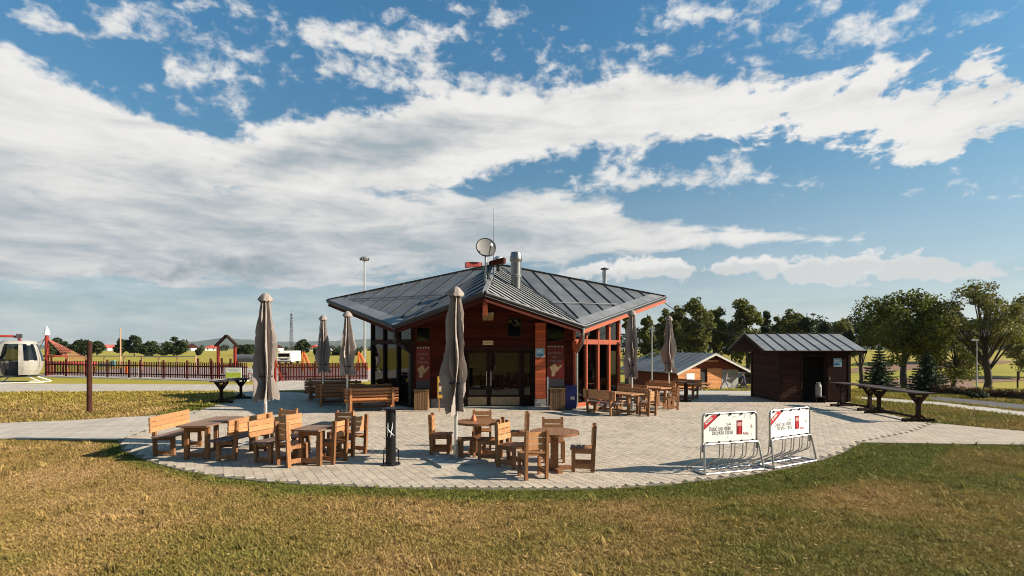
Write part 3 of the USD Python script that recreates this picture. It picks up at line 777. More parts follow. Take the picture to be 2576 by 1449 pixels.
# doors: recessed glazed front
zd = z_lint - .02
yd = WF + .28
dframe = sub('entrance', bld)
obj('door_jamb', MB().span([x_d0, WF - .02, 0], [x_d0 + .07, yd + .06, zd]), 'dark_wood', dframe)
obj('door_jamb', MB().span([x_d1 - .07, WF - .02, 0], [x_d1, yd + .06, zd]), 'dark_wood', dframe)
obj('door_head', MB().span([x_d0 + .07, WF - .02, zd - .12], [x_d1 - .07, yd + .06, zd]), 'dark_wood', dframe)
xs = [x_d0 + .07, wx(1229), wx(1312), x_d1 - .07]
for k in range(3):
    a, b = xs[k] + .012, xs[k + 1] - .012
    dr = sub('door', bld)
    fr = Polygon([(a, .03), (b, .03), (b, zd - .13), (a, zd - .13)])
    hole = sbox(a + .11, .48, b - .11, zd - .25)
    Md = MW.copy(); Md[1, 3] = yd
    obj('door_frame', MB().poly(fr.difference(hole), -.03, .03, Md), 'dark_wood', dr)
    obj('pane', MB().poly(hole.buffer(-.002), -.006, .004, Md), 'dark_glass', dr)
    if k < 2:
        obj('kick_plate', MB().poly(sbox(a + .07, .06, b - .07, .40), .031, .042, Md), 'print_tan', dr)
        xh = b - .075 if k == 0 else a + .075
        obj('door_handle', MB().tube([[xh, yd - .075, .85], [xh, yd - .075, 1.45]], .016, 8).beam([xh, yd - .03, .92], [xh, yd - .075, .92], .016, .016).beam([xh, yd - .03, 1.38], [xh, yd - .075, 1.38], .016, .016), 'steel', dr)
obj('entrance_step', MB().span([x_d0 - .1, WF - .42, 0], [x_d1 + .1, yd + .1, .028], .006), 'concrete', bld)
obj('entrance_step', MB().span([x_c0 - .3, WF - .62, 0], [x_r1 + .25, WF - .21, .055], .01), 'kerb_stone', bld)
# name plate and carved emblem above the doors
pl_ = sub('name_plate', bld)
obj('plate', MB().span([wx(1215), WF - .13, wz(868)], [wx(1241), WF - .103, wz(857)], .006), 'brass_sign', pl_)
obj('plate_line', MB().span([wx(1218), WF - .133, wz(863.4)], [wx(1238), WF - .1305, wz(861.6)]), 'print_tan', pl_)
em = sub('emblem', bld)
zz0, zz1 = wz(806), wz(790)
obj('emblem_base', MB().poly(Polygon([(wx(1215), zz0), (wx(1241), zz0), (wx(1242.5), zz1), (wx(1213.5), zz1)]), .032, .06, MW), 'print_tan', em)
for k in range(4):
    xk = wx(1216.5 + 7.5 * k)
    obj('emblem_knob', MB().tm(trimesh.creation.icosphere(1, .055).apply_transform(np.diag([1, .6, 1, 1])).apply_translation([xk, WF - .075, zz1 + .03])), 'print_pale' if k == 3 else 'plinth_stone', em)

# glazed diagonal walls, side walls; boarded walls at the back


def glazed(p, q, posts, glaz, mat_post, mat_beam, zbeam=2.55, solid=False):
    p, q = np.array(p, float), np.array(q, float)
    L = np.linalg.norm(q - p); e = (q - p) / L; nrm = np.array([e[1], -e[0]])
    if nrm @ (p + q) < 0: nrm = -nrm
    M = np.eye(4); M[:3, 0] = [*e, 0]; M[:3, 1] = [0, 0, 1]; M[:3, 2] = [*nrm, 0]; M[:3, 3] = [*p, 0]
    if np.linalg.det(M[:3, :3]) < 0:
        p, q, e = q, p, -e
        M[:3, 0] = [*e, 0]; M[:3, 3] = [*p, 0]
    ht = lambda s: roof_z(*(p + e * s)) - .20
    w = sub('side_wall' if solid else 'glazed_wall', bld)
    if solid:
        reg = Polygon([(0, 0), (L, 0)] + [(s, ht(s)) for s in np.linspace(L, 0, 12)])
        obj('wall_backing', MB().poly(reg, -.12, 0, M), 'soffit_wood', w)
        obj('plank_cladding', MB().poly(reg, .001, .03, M), 'stained_shaded', w)
        return
    obj('beam', MB().poly(sbox(0, zbeam, L, zbeam + .20), -.08, .08, M), mat_beam, w)
    obj('sill', MB().poly(sbox(0, .0, L, .16), -.07, .07, M), mat_post, w)
    ss = np.linspace(0, L, posts + 1)
    for i, s in enumerate(ss):
        a, b = s - .045, s + .045
        if i == 0: a, b = 0, .09
        if i == posts: a, b = L - .09, L
        pg = Polygon([(a, .16), (b, .16), (b, max(ht(b), zbeam + .3)), (a, max(ht(a), zbeam + .3))])
        obj('post', MB().poly(pg.difference(sbox(0, zbeam, L, zbeam + .2)) if False else pg, -.095, .095, M), mat_post, w)
        if i:
            c0, c1 = ss[i - 1] + .045, s - .045
            if i == 1: c0 = .09
            if i == posts: c1 = L - .09
            obj('pane', MB().poly(sbox(c0, .16, c1, zbeam), -.006, .004, M), glaz, w)
            up = Polygon([(c0, zbeam + .2), (c1, zbeam + .2), (c1, max(ht(c1), zbeam + .25)), (c0, max(ht(c0), zbeam + .25))])
            obj('pane', MB().poly(up, -.006, .004, M), glaz, w)


glazed(cor[1], cor[2], 4, 'window_glass', 'stained_sunlit', 'stained_sunlit')  # right-hand bays painted in the sunlit wood tone
glazed(cor[7], cor[0], 3, 'window_glass', 'dark_wood', 'dark_wood')  # left bays get a dark colour for the shade they stand in
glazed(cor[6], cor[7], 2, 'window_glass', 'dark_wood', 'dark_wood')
glazed(cor[2], cor[3], 2, 'window_glass', 'stained_sunlit', 'stained_sunlit')
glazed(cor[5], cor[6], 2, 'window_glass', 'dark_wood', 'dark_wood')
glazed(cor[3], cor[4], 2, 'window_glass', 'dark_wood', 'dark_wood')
glazed(cor[4], cor[5], 4, 'window_glass', 'dark_wood', 'dark_wood', solid=True)
# inner core with the bar, keeps the middle of the room dark
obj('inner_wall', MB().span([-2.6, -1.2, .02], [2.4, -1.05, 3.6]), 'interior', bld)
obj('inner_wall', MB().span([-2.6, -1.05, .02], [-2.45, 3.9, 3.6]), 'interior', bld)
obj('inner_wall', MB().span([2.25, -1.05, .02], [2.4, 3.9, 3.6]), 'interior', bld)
# corbelled bracket beams carrying the valley corners, downpipes
for sx, v in ((1, 'fr'), (-1, 'fl')):
    m_ = 'stained_sunlit' if sx > 0 else 'dark_wood'  # right bracket painted as sunlit wood, left one as shaded
    c = np.array([HF * sx, WF, 0.0])
    br = sub('bracket', bld)
    obj('corbel', MB().box(c + [sx * .12, -.18, 2.50], (.20, .26, .36), 35 * sx, .03), m_, br)
    obj('strut', MB().beam(c + [sx * .10, -.12, 2.25], VAL[v] + [0, 0, -.32], .10, .12), m_, br)
    obj('downpipe', MB().tube([VAL[v] + [0, -.02, -.05], VAL[v] + [0, -.02, -.62], c + [sx * .16, -.06, 2.2], c + [sx * .16, -.06, .05]], .045, 8), 'galvanised' if sx > 0 else 'zinc_dark', bld)
for sx, tt in ((1, 'r'), (-1, 'l')):
    obj('tip_beam', MB().beam([WS * sx, 0, roof_z(WS * sx, 0) - .34], TIP[tt] + [-.5 * sx, 0, -.34], .16, .26), 'stained_sunlit' if sx > 0 else 'dark_wood', bld)  # right beam coloured as sunlit, left beam as shaded

# things on the roof
MR = {(t, v): plane_frame(t, v) for t, v in PLANES}


def on_roof(px, py, t, v):
    M = MR[t, v]; O = np.array([0, 0, EYE]) - BC; P = at(px, py, 20.0) - BC
    n_ = M[:3, 2]; k = ((APEX - O) @ n_) / ((P - O) @ n_)
    return O + (P - O) * k


fl = on_roof(1298, 722, 'f', 'fr')
fdep = BC[1] + fl[1]
hf = lambda py: at(1298, py, fdep)[2] - fl[2]
chm = thing('flue', 'large round steel flue with conical cap standing on the front roof slope', 'chimney', BC + fl)
r_ = 13.2 / FP * fdep
obj('pipe', MB().lathe([(r_ * .93, -.35), (r_ * .93, hf(695)), (r_, hf(694)), (r_, hf(655))], n=24), 'chimney_steel', chm, smooth=40)
obj('collar', MB().lathe([(r_ * 1.06, hf(694)), (r_ * 1.06, hf(691.5)), (r_ * .9, hf(691))], n=24).lathe([(r_ * 1.06, hf(698)), (r_ * 1.06, hf(696)), (r_ * .9, hf(695.5))], n=24), 'zinc_light', chm, smooth=40)
obj('cap', MB().lathe([(r_ * 1.0, hf(660)), (r_ * 1.18, hf(656)), (r_ * 1.20, hf(650)), (r_ * .98, hf(636)), (r_ * .93, hf(635)), (r_ * .5, hf(634.5)), (0.01, hf(634.5))], n=24), 'chimney_steel', chm, smooth=40)
p = on_roof(1521, 712, 'r', 'fr'); dp = BC[1] + .9
sp = at(1521, 714, dp); hs = lambda py: at(1521, py, dp)[2] - sp[2]
sc = thing('small_flue', 'thin steel flue with flat rain cap behind the right roof ridge', 'chimney', sp)
obj('pipe', MB().lathe([(.11, -.9), (.11, hf(700) - hf(714)), (.13, hs(697)), (.13, hs(682)), (.10, hs(681)), (.10, hs(679))], n=14), 'steel', sc, smooth=40)
obj('cap', MB().lathe([(.10, hs(679)), (.21, hs(678)), (.21, hs(676)), (.03, hs(673))], n=14), 'zinc_dark', sc, smooth=40)

# mast with dish, red sirens and aerial, standing on the front ridge
mb_ = on_roof(1222, 712, 'f', 'fl'); md = BC[1] + mb_[1]
mz = lambda py: at(1222, py, md)[2] - mb_[2] - BC[2]
mxx = lambda px: (px - 1222) * md / FP
mast = thing('roof_mast', 'steel mast on the front ridge with cross arms and bracing', 'mast', BC + mb_)
obj('pole', MB().tube([[0, 0, -.1], [0, 0, mz(634)]], .045, 10), 'galvanised', mast, smooth=40)
obj('cross_arm', MB().beam([mxx(1188), 0, mz(679)], [mxx(1226), 0, mz(676)], .05, .05).beam([mxx(1222), .02, mz(671)], [mxx(1262), .02, mz(668)], .05, .05), 'zinc_dark', mast)
obj('bracing', MB().tube([[0, 0, mz(680)], [.25, .3, -.05]], .02, 6).tube([[0, 0, mz(680)], [.30, -.2, -.12]], .02, 6).tube([[.10, .05, mz(676)], [.10, .05, -.05]], .03, 6), 'zinc_dark', mast)
obj('cable', MB().tube([[.06, -.03, mz(660)], [.14, -.05, mz(690)], [.02, -.08, mz(700)], [.10, -.1, mz(712)]], .014, 5), 'black_plastic', mast)
dish = thing('satellite_dish', 'round grey satellite dish facing the terrace, on top of the roof mast', 'satellite dish', BC + mb_ + [mxx(1223), -.10, mz(624)], 0)
rd = 24.5 / FP * md
A_ = trimesh.transformations.rotation_matrix(math.radians(72), [1, 0, 0]) @ trimesh.transformations.rotation_matrix(math.radians(14), [0, 1, 0])
prof = [(rd * q, .16 * rd * q * q) for q in (0.02, .3, .5, .7, .85, 1.0)]
dm = MB().lathe(prof + [(rd * 1.0, .16 * rd + .012)] + [(q, z + .012) for q, z in prof[::-1]], n=36)
v, f = dm.arrays(); v[:, 2] -= .1 * rd
obj('reflector', (v @ A_[:3, :3].T, f), 'dish_grey', dish, smooth=40)
rim = MB().tube([(np.array([rd * 1.01 * math.cos(a), rd * 1.01 * math.sin(a), .06 * rd]) @ A_[:3, :3].T) for a in np.linspace(0, 2 * np.pi, 37)], .022, 6, False)
obj('rim', rim, 'zinc_dark', dish, smooth=40)
tipd = np.array([.32 * rd, -.2 * rd, .9 * rd]) @ A_[:3, :3].T
obj('feed_arm', MB().tube([np.array([.3 * rd, -rd * .95, .05 * rd]) @ A_[:3, :3].T, tipd], .022, 6), 'zinc_dark', dish)
obj('receiver', MB().tube([tipd - [0, 0, .03], tipd + [0.03, .09, .06]], .055, 8), 'white_paint', dish, smooth=40)
for k, (x0, x1, y0, y1, tl, lab, yaw) in enumerate(((1171, 1213, 657, 676, 5, 'red horn loudspeaker on the left arm of the roof mast', 20), (1229, 1271, 649, 668, -7, 'darker red horn loudspeaker on the right arm of the roof mast, below the dish', -20))):
    c = BC + mb_ + [mxx((x0 + x1) / 2), -.05 + .12 * k, mz((y0 + y1) / 2)]
    hn = thing('horn_speaker', lab, 'loudspeaker', c, yaw, 'horn loudspeakers on the roof mast')
    hw, hh = (x1 - x0) / 2 / FP * md, (y1 - y0) / 2 / FP * md * .78
    tb = math.radians(tl)
    mbx = MB()
    sec = []
    for q, (a, h) in enumerate(((-1, .95), (-.85, .9), (.6, .72), (.85, .6), (1.0, .45))):
        sec.append((a * hw, h * hh))
    vv, ff = [], []
    for a, h in sec:
        vv += [[a, -h * 1.1, -h + a * math.sin(tb)], [a, h * 1.1, -h + a * math.sin(tb)], [a, h * 1.1, h + a * math.sin(tb)], [a, -h * 1.1, h + a * math.sin(tb)]]
    for i in range(len(sec) - 1):
        for j in range(4):
            a, b = i * 4 + j, i * 4 + (j + 1) % 4
            ff += [[a, b, b + 4], [a, b + 4, a + 4]]
    ff += [[0, 2, 1], [0, 3, 2], [16, 17, 18], [16, 18, 19]]
    if k: vv = [[-a, b, c_] for a, b, c_ in vv]; ff = [[a, c_, b] for a, b, c_ in ff]
    obj('horn', MB().add(vv, ff), 'red_paint' if k == 0 else 'fascia', hn)
    obj('bracket', MB().beam([0, 0, -hh], [0, .05, -hh - .12], .04, .04), 'zinc_dark', hn)
rl = thing('beacon_lamp', 'small round domed lamp behind the right horn loudspeaker', 'lamp', BC + mb_ + [mxx(1254), .35, mz(655)])
obj('dome', MB().lathe([(.20, 0), (.21, .08), (.17, .17), (.10, .22), (.01, .235)], n=16), 'alu_pole', rl, smooth=True)
obj('base', MB().lathe([(.10, -.35), (.10, -.03), (.21, -.03), (.21, 0), (.01, 0)], n=12), 'zinc_dark', rl, smooth=40)
ae = thing('aerial', 'thin whip aerial rising above the satellite dish', 'aerial', BC + mb_ + [mxx(1241), .3, 0])
obj('rod', MB().tube([[0, 0, mz(705)], [0, 0, mz(640)], [0, 0, mz(516)]], [.02, .014, .006], 6), 'zinc_dark', ae)

# ------------------------------------------------------------------ terrace furniture
LEN = 1.0


def make_chair(label, loc, rz, group):
    t = thing('garden_chair', label, 'chair', loc, rz, group)
    for k in range(4): obj('seat_slat', MB().box([0, -.155 + .112 * k, .44], (.44, .098, .028), 0, .006), 'pine', t)
    for sx in (-1, 1):
        obj('rear_post', MB().beam([sx * .20, -.20, 0], [sx * .20, -.245, .90], .052, .075, up=(0, 1, 0), ch=.008), 'pine', t)
        obj('front_leg', MB().span([sx * .20 - .026, .135, 0], [sx * .20 + .026, .205, .425], .008), 'pine', t)
        obj('side_rail', MB().span([sx * .20 - .02, -.18, .36], [sx * .20 + .02, .135, .424], .006), 'pine', t)
        obj('stretcher', MB().span([sx * .20 - .018, -.18, .07], [sx * .20 + .018, .135, .16], .006), 'pine', t)
    for k in range(3):
        z = .585 + .115 * k
        obj('back_slat', MB().box([0, -.175 - .045 * (z / .9) + .012, z], (.46, .030, .098), 0, .008), 'pine_light', t)
    return t


def make_bench(label, loc, rz, group):
    t = thing('garden_bench', label, 'bench', loc, rz, group)
    L = 1.55
    for k in range(3): obj('seat_plank', MB().box([0, -.12 + .145 * k, .445], (L, .132, .034), 0, .008), 'weathered', t)
    for k in range(3):
        z = .60 + .115 * k
        obj('back_plank', MB().box([0, -.205 - .05 * (z - .45), z], (L, .034, .104), 0, .01), 'pine_light', t)
    for sx in (-1, 1):
        obj('rear_post', MB().beam([sx * .56, -.215, 0], [sx * .56, -.262, .86], .07, .07, up=(0, 1, 0), ch=.008), 'table_warm', t)
        obj('front_leg', MB().span([sx * .56 - .035, .115, 0], [sx * .56 + .035, .195, .428], .008), 'table_warm', t)
        obj('side_rail', MB().span([sx * .56 - .03, -.18, .345], [sx * .56 + .03, .115, .427], .006), 'table_warm', t)
        obj('foot_rail', MB().span([sx * .56 - .03, -.18, .03], [sx * .56 + .03, .115, .12], .006), 'table_warm', t)
    return t


def make_log_bench(label, loc, rz, group):
    t = thing('log_bench', label, 'bench', loc, rz, group)
    L = 1.95
    for k in range(4):
        z = .50 + .118 * k - (.02 if k == 0 else 0)
        obj('back_log', MB().tube([[-L / 2, -.22, z], [L / 2, -.22, z]], .054, 9), 'log_wood', t, smooth=40)
    for k in range(3):
        obj('seat_log', MB().tube([[-L / 2, -.08 + .125 * k, .40], [L / 2, -.08 + .125 * k, .40]], .058, 9), 'log_wood', t, smooth=40)
    for sx in (-1, 1):
        obj('rear_post', MB().span([sx * .76 - .04, -.35, 0], [sx * .76 + .04, -.275, .93], .01), 'log_wood', t)
        obj('front_leg', MB().span([sx * .76 - .04, .10, 0], [sx * .76 + .04, .18, .34], .01), 'log_wood', t)
        obj('side_rail', MB().span([sx * .76 - .035, -.275, .24], [sx * .76 + .035, .10, .34], .008), 'log_wood', t)
    return t


def make_table(L, W, mat, name='long_table'):
    def mk(label, loc, rz, group):
        t = thing(name, label, 'table', loc, rz, group)
        n = max(4, int(round(W / .15)))
        for k in range(n): obj('tabletop_board', MB().box([0, -W / 2 + W / n * (k + .5), .735], (L, W / n - .008, .036), 0, .006), mat, t)
        for sx in (-1, 1):
            for sy in (-1, 1):
                obj('leg', MB().box([sx * (L / 2 - .22), sy * (W / 2 - .11), .345], (.085, .085, .69), 0, .01), 'table_warm', t)
            obj('end_rail', MB().box([sx * (L / 2 - .22), 0, .66], (.05, W - .30, .10), 0, .008), 'table_warm', t)
            obj('foot_rail', MB().box([sx * (L / 2 - .22), 0, .10], (.05, W - .30, .09), 0, .008), 'table_warm', t)
        obj('stretcher', MB().box([0, 0, .10], (L - .50, .05, .08), 0, .008), 'table_warm', t)
        return t
    return mk


def make_round_table(label, loc, rz, group):
    t = thing('round_table', label, 'table', loc, rz, group)
    disc = Point(0, 0).buffer(.475, 20)
    n = 6
    for k in range(n):
        pc_ = disc.intersection(sbox(-.5 + k / n + .003, -1, -.5 + (k + 1) / n - .003, 1))
        obj('tabletop_board', MB().poly(pc_, .722, .764), 'table_warm', t)
    obj('rim', MB().poly(disc.buffer(.012).difference(disc.buffer(.002)), .715, .760), 'table_warm', t)
    obj('pedestal', MB().box([0, 0, .37], (.15, .15, .66), 0, .02), 'table_warm', t)
    obj('top_brace', MB().box([0, 0, .70], (.62, .09, .045), 0, .008).box([0, 0, .655], (.09, .62, .045), 0, .008), 'table_warm', t)
    for k in range(4):
        a = math.pi / 2 * k + .4
        obj('foot', MB().beam([.06 * math.cos(a), .06 * math.sin(a), .045], [.34 * math.cos(a), .34 * math.sin(a), .035], .09, .07, ch=.01), 'table_warm', t)
    return t


def make_stool(label, loc, rz, group):
    t = thing('stool', label, 'stool', loc, rz, group)
    for k in range(3): obj('seat_slat', MB().box([0, -.115 + .115 * k, .435], (.36, .10, .03), 0, .006), 'table_warm', t)
    for sx in (-1, 1):
        for sy in (-1, 1): obj('leg', MB().box([sx * .135, sy * .125, .21], (.055, .055, .42), 0, .008), 'table_warm', t)
        obj('rail', MB().box([sx * .135, 0, .12], (.03, .195, .07), 0, .005), 'table_warm', t)
    return t


chair, bench, logb, rtab, stool = Kind(make_chair), Kind(make_bench), Kind(make_log_bench), Kind(make_round_table), Kind(make_stool)
tabA, tabB, tabC = Kind(make_table(1.6, .66, 'table_wood')), Kind(make_table(1.25, .62, 'table_wood', 'short_table')), Kind(make_table(2.0, .72, 'pine_light', 'beer_table'))
tabD = Kind(make_table(1.8, .72, 'weathered', 'dark_table'))
LB, LC = 'wooden benches at the front left of the terrace', 'wooden chairs on the paved terrace'
bench((-7.72, 12.3, 0), -87, 'pale-backed wooden bench at the far left edge of the paving, facing right', LB)
bench((-6.02, 11.80, 0), 82, 'wooden bench with sunlit orange rear planks, right of the leftmost table and facing it', LB)
bench((-4.97, 11.55, 0), -109, 'wooden bench with bright pale backrest left of the short table beside the parasol', LB)
tabA((-6.78, 11.95, 0), 91, 'grey-brown long table between the two leftmost benches', None)
tabB((-4.05, 11.2, 0), 80, 'short brown table surrounded by chairs, left of the black cylinder bin', None)
chair((-4.5, 10.86, 0), -37, 'dark chair seen from behind at the near end of the short brown table', LC)
chair((-3.80, 11.12, 0), 70, 'nearer of the two chairs on the right side of the short brown table', LC)
chair((-3.60, 11.90, 0), 64, 'farther of the two chairs on the right side of the short brown table', LC)
chair((-4.02, 12.38, 0), 172, 'chair with dark back at the far end of the short brown table', LC)
chair((-5.55, 12.85, 0), 176, 'chair half hidden behind the pale bench near the left parasol', LC)
rtab((-.77, 11.82, 0), 12, 'round pedestal table with a small clay pot on it, right of the central parasol pole', 'round tables')
rtab((.836, 10.40, 0), -8, 'nearest round pedestal table, empty, right of the middle of the terrace', 'round tables')
chair((-1.60, 12.05, 0), -90, 'chair left of both the round table with the clay pot and the parasol pole', LC)
stool((-.98, 11.42, 0), 20, 'low backless stool just right of the central parasol pole', None)
chair((-.72, 12.62, 0), 182, 'chair behind the round table with the clay pot, back to the restaurant doors', LC)
chair((-.48, 11.33, 0), 78, 'chair facing left on the right of the round table with the clay pot', LC)
chair((.00, 10.72, 0), -122, 'chair with bright pale back slats between the two round tables', LC)
chair((.38, 9.83, 0), 18, 'nearest chair of all, seen from behind in front of the empty round table', LC)
chair((.12, 12.35, 0), 92, 'chair turned sideways behind and between the two round tables', LC)
chair((.88, 11.22, 0), 180, 'chair behind the empty round table with its dark back towards the restaurant', LC)
chair((1.38, 10.40, 0), 82, 'rightmost chair at the round tables, its back to the bicycle racks', LC)
pot = thing('ashtray_pot', 'small bell-shaped clay pot on the round table beside the parasol', 'pot', (-.86, 11.86, .764))
obj('pot_body', MB().lathe([(.005, 0), (.062, 0), (.066, .02), (.060, .05), (.045, .09), (.028, .12), (.03, .135), (.022, .145), (.004, .145)], n=16), 'terracotta', pot, smooth=40)

# benches and tables in the shade left of the restaurant
u20 = lambda c, s, along=0: (c[0] - .342 * s + .94 * along, c[1] + .94 * s + .342 * along, 0)
GL = 'log benches in the shade left of the restaurant'
names = [('nearest log bench left of the restaurant, sunlit log back towards the viewer', 'log bench facing the viewer across the first table left of the restaurant'),
         ('log bench of the middle row left of the restaurant, back towards the viewer', 'log bench across the middle shaded table left of the restaurant'),
         ('log bench of the farthest row left of the restaurant, back towards the viewer', 'farthest shaded log bench, beyond the last table left of the restaurant')]
tn = ['dark table between the first two log benches left of the restaurant', 'dark table in the middle row of log benches left of the restaurant', 'dark table in the farthest row of log benches left of the restaurant']
for k, c in enumerate([(-5.30, 19.95), (-7.15, 22.0), (-8.45, 24.2)]):
    logb(u20(c, 0), 20, names[k][0], GL); tabD(u20(c, .80), 20, tn[k], None); logb(u20(c, 1.6), 200, names[k][1], GL)
# tables and benches right of the entrance
w52 = lambda c, s, along=0: (c[0] + .79 * s + .61 * along, c[1] + .61 * s - .79 * along, 0)
GR = 'wooden benches on the right side of the restaurant'
nr = [('nearest bench right of the entrance, dark back towards the viewer', 'bench on the far side of the first table right of the entrance'),
      ('bench in front of the second table right of the entrance', 'bench behind the second table right of the entrance, under the outer parasol'),
      ('bench in front of the rearmost table right of the restaurant', 'rearmost dark bench right of the restaurant')]
tr = ['sunlit table nearest the blue bin right of the entrance', 'second sunlit table right of the entrance, between the two parasols', 'rearmost table right of the restaurant']
for k, c in enumerate([(3.30, 19.15), (5.15, 22.05), (7.15, 24.55)]):
    bench(w52(c, 0), -52, nr[k][0], GR); tabC(w52(c, .72), -52, tr[k], None); bench(w52(c, 1.44), 128, nr[k][1], GR)
chair((4.80, 18.75, 0), 38, 'chair with yellow-lit back at the right end of the table nearest the blue bin', LC)
stool((6.38, 21.0, 0), -50, 'sunlit stool right of the tables, towards the wooden shed', None)
chair((6.15, 20.55, 0), 100, 'chair next to the sunlit stool right of the restaurant tables', LC)
st = thing('side_table', 'small dark standing table right of the restaurant tables, towards the far hut', 'table', (7.75, 23.6, 0))
obj('top', MB().box([0, 0, .86], (.75, .6, .04), 10, .008), 'dark_wood', st)
obj('pedestal', MB().box([0, 0, .42], (.10, .10, .84), 10), 'dark_wood', st)
obj('foot', MB().box([0, 0, .03], (.5, .08, .06), 10).box([0, 0, .03], (.08, .5, .058), 10), 'dark_wood', st)

# closed parasols


def make_parasol(h, seed, slack, zlow=.31):
    def mk(label, loc, rz, group):
        t = thing('closed_parasol', label, 'parasol', loc, rz, group)
        rg = np.random.default_rng(seed)
        obj('pole', MB().tube([[0, 0, .05], [0, 0, h - .08]], .038, 12), 'alu_pole', t, smooth=40)
        n, m = 162, 50
        ribs = 9
        ph = rg.random(ribs) * .5
        V = []
        z_top, z_bot, z_tie = h - .10, h * zlow, h * .45
        for i in range(m):
            s = i / (m - 1)
            z = z_top + (z_bot - z_top) * s
            q = (z_top - z) / (z_top - z_tie)
            if q < 1: base = .075 + .165 * min(1, q * 1.15) ** .85 - .07 * max(0, q - .72) / .28
            else: base = .165 + .075 * min(1, (q - 1) * 2.6)
            row = []
            for k in range(n):
                th = 2 * np.pi * k / n
                lob = (th * ribs / (2 * np.pi) + .10 * math.sin(3 * s * 3 + seed)) % 1.0
                j = int(th * ribs / (2 * np.pi)) % ribs
                x_ = (lob - .36) / .36 if lob < .36 else (lob - .36) / .64        # cloth hangs in arms between the ribs, each leaning to one side
                fold = max(0.0, 1 - abs(x_)) ** 1.35
                amp = (.55 + .34 * min(1, q)) * (.80 if .93 < q < 1.06 else 1)
                r = base * 1.22 * (1 - amp * (1 - fold)) * (1 + .34 * math.sin(j * 2.4 + seed) * min(1, q))
                r += base * slack * .42 * math.sin(4 * s * 3 + j * 1.7 + seed) * min(1, q) * fold
                r += base * .10 * math.sin(2 * th + 5.3 * s * 2.2 + seed) * min(1, q)
                zz = z
                if i == m - 1: zz += .10 * (1 - fold) + .05 * math.sin(j * 2.1 + seed)
                tw = th + .16 * math.sin(2.2 * s * 3 + j + seed) * min(1, q)
                row.append([max(r, .042) * math.cos(tw), max(r, .042) * math.sin(tw), zz])
            V += row
        V = np.array(V)
        d = (meshkit.fbm(V * [7, 7, 3] + seed * 3.1, 3, seed) - .5) * .085
        rr = np.linalg.norm(V[:, :2], axis=1, keepdims=True)
        V[:, :2] *= 1 + d[:, None] / np.maximum(rr, .06) * np.clip((z_top - V[:, 2:3]) / .5, 0, 1)
        f = []
        for i in range(m - 1):
            for k in range(n):
                a, b = i * n + k, i * n + (k + 1) % n
                f += [[a, a + n, b + n], [a, b + n, b]]
        obj('canopy', (V, np.array(f)), 'parasol_cloth', t, smooth=32)
        cap = MB().lathe([(.150, h - .20), (.135, h - .12), (.095, h - .04), (.05, h), (.012, h + .01)], n=20)
        v, ff = cap.arrays(); a = np.arctan2(v[:, 1], v[:, 0]); v[:, :2] *= (1 + .26 * np.cos(ribs * a) * np.clip((h - v[:, 2]) / .12, 0, 1))[:, None]; v[:, 2] += .035 * np.cos(ribs * a) * (v[:, 2] < h - .12)
        obj('vent_cap', (v, ff), 'parasol_cloth', t, smooth=50)
        obj('tie_strap', MB().lathe([(.165, z_tie - .02), (.178, z_tie), (.165, z_tie + .02)], n=20), 'black_plastic', t, smooth=True)
        for k in range(ribs):                                            # strut ends peeping out of the cloth
            a = 2 * np.pi * (k + .05) / ribs
            if k % 2 == 0: obj('rib_end', MB().beam([.19 * math.cos(a), .19 * math.sin(a), z_bot + .02], [.17 * math.cos(a), .17 * math.sin(a), z_bot + .12], .02, .02), 'alu_pole', t)
        obj('base_socket', MB().lathe([(.055, .04), (.055, .34), (.038, .35)], n=12).box([0, 0, .05], (.5, .08, .03)).box([0, 0, .05], (.08, .5, .028)), 'galvanised', t, smooth=40)
        return t
    return mk


def put_parasol(px, ptop, d, seed, slack, label, rz=0, zlow=.31):
    h = at(px, ptop, d)[2]
    x = (px - HX) * d / FP
    k = Kind(make_parasol(h, seed, slack, zlow)); k((x, d, 0), rz, label, 'closed taupe parasols'); return np.array([x, d, 0])


pA = put_parasol(668, 738, 13.2, 3, .5, 'tall closed taupe parasol behind the benches at the front left', zlow=.285)
pB = put_parasol(1147, 722, 11.22, 5, 1.0, 'nearest closed taupe parasol, in front of the restaurant gable with ragged cloth', 20, zlow=.275)
put_parasol(874, 783, 19.95, 8, .5, 'closed parasol by the nearest log bench left of the restaurant', 10, zlow=.36)
put_parasol(813, 793, 22.4, 13, .5, 'dark closed parasol farther back among the shaded log benches', 33, zlow=.36)
put_parasol(1590, 780, 20.3, 4, 1.0, 'closed parasol beside the first table right of the entrance', 5, zlow=.32)
put_parasol(1683, 795, 23.6, 9, 1.0, 'rightmost closed parasol, in front of the far hut', 50, zlow=.34)
for c, lab, rz in ((pB, 'square of four concrete slabs under the nearest parasol pole', 28), (pA, 'square of four concrete slabs under the left parasol behind the benches', 10)):
    sb = thing('parasol_base', lab, 'parasol base', c, rz, 'concrete parasol bases')
    for sx in (-1, 1):
        for sy in (-1, 1): obj('slab', MB().box([sx * .265, sy * .265, .024], (.50, .50, .048), 0, .008), 'concrete', sb)

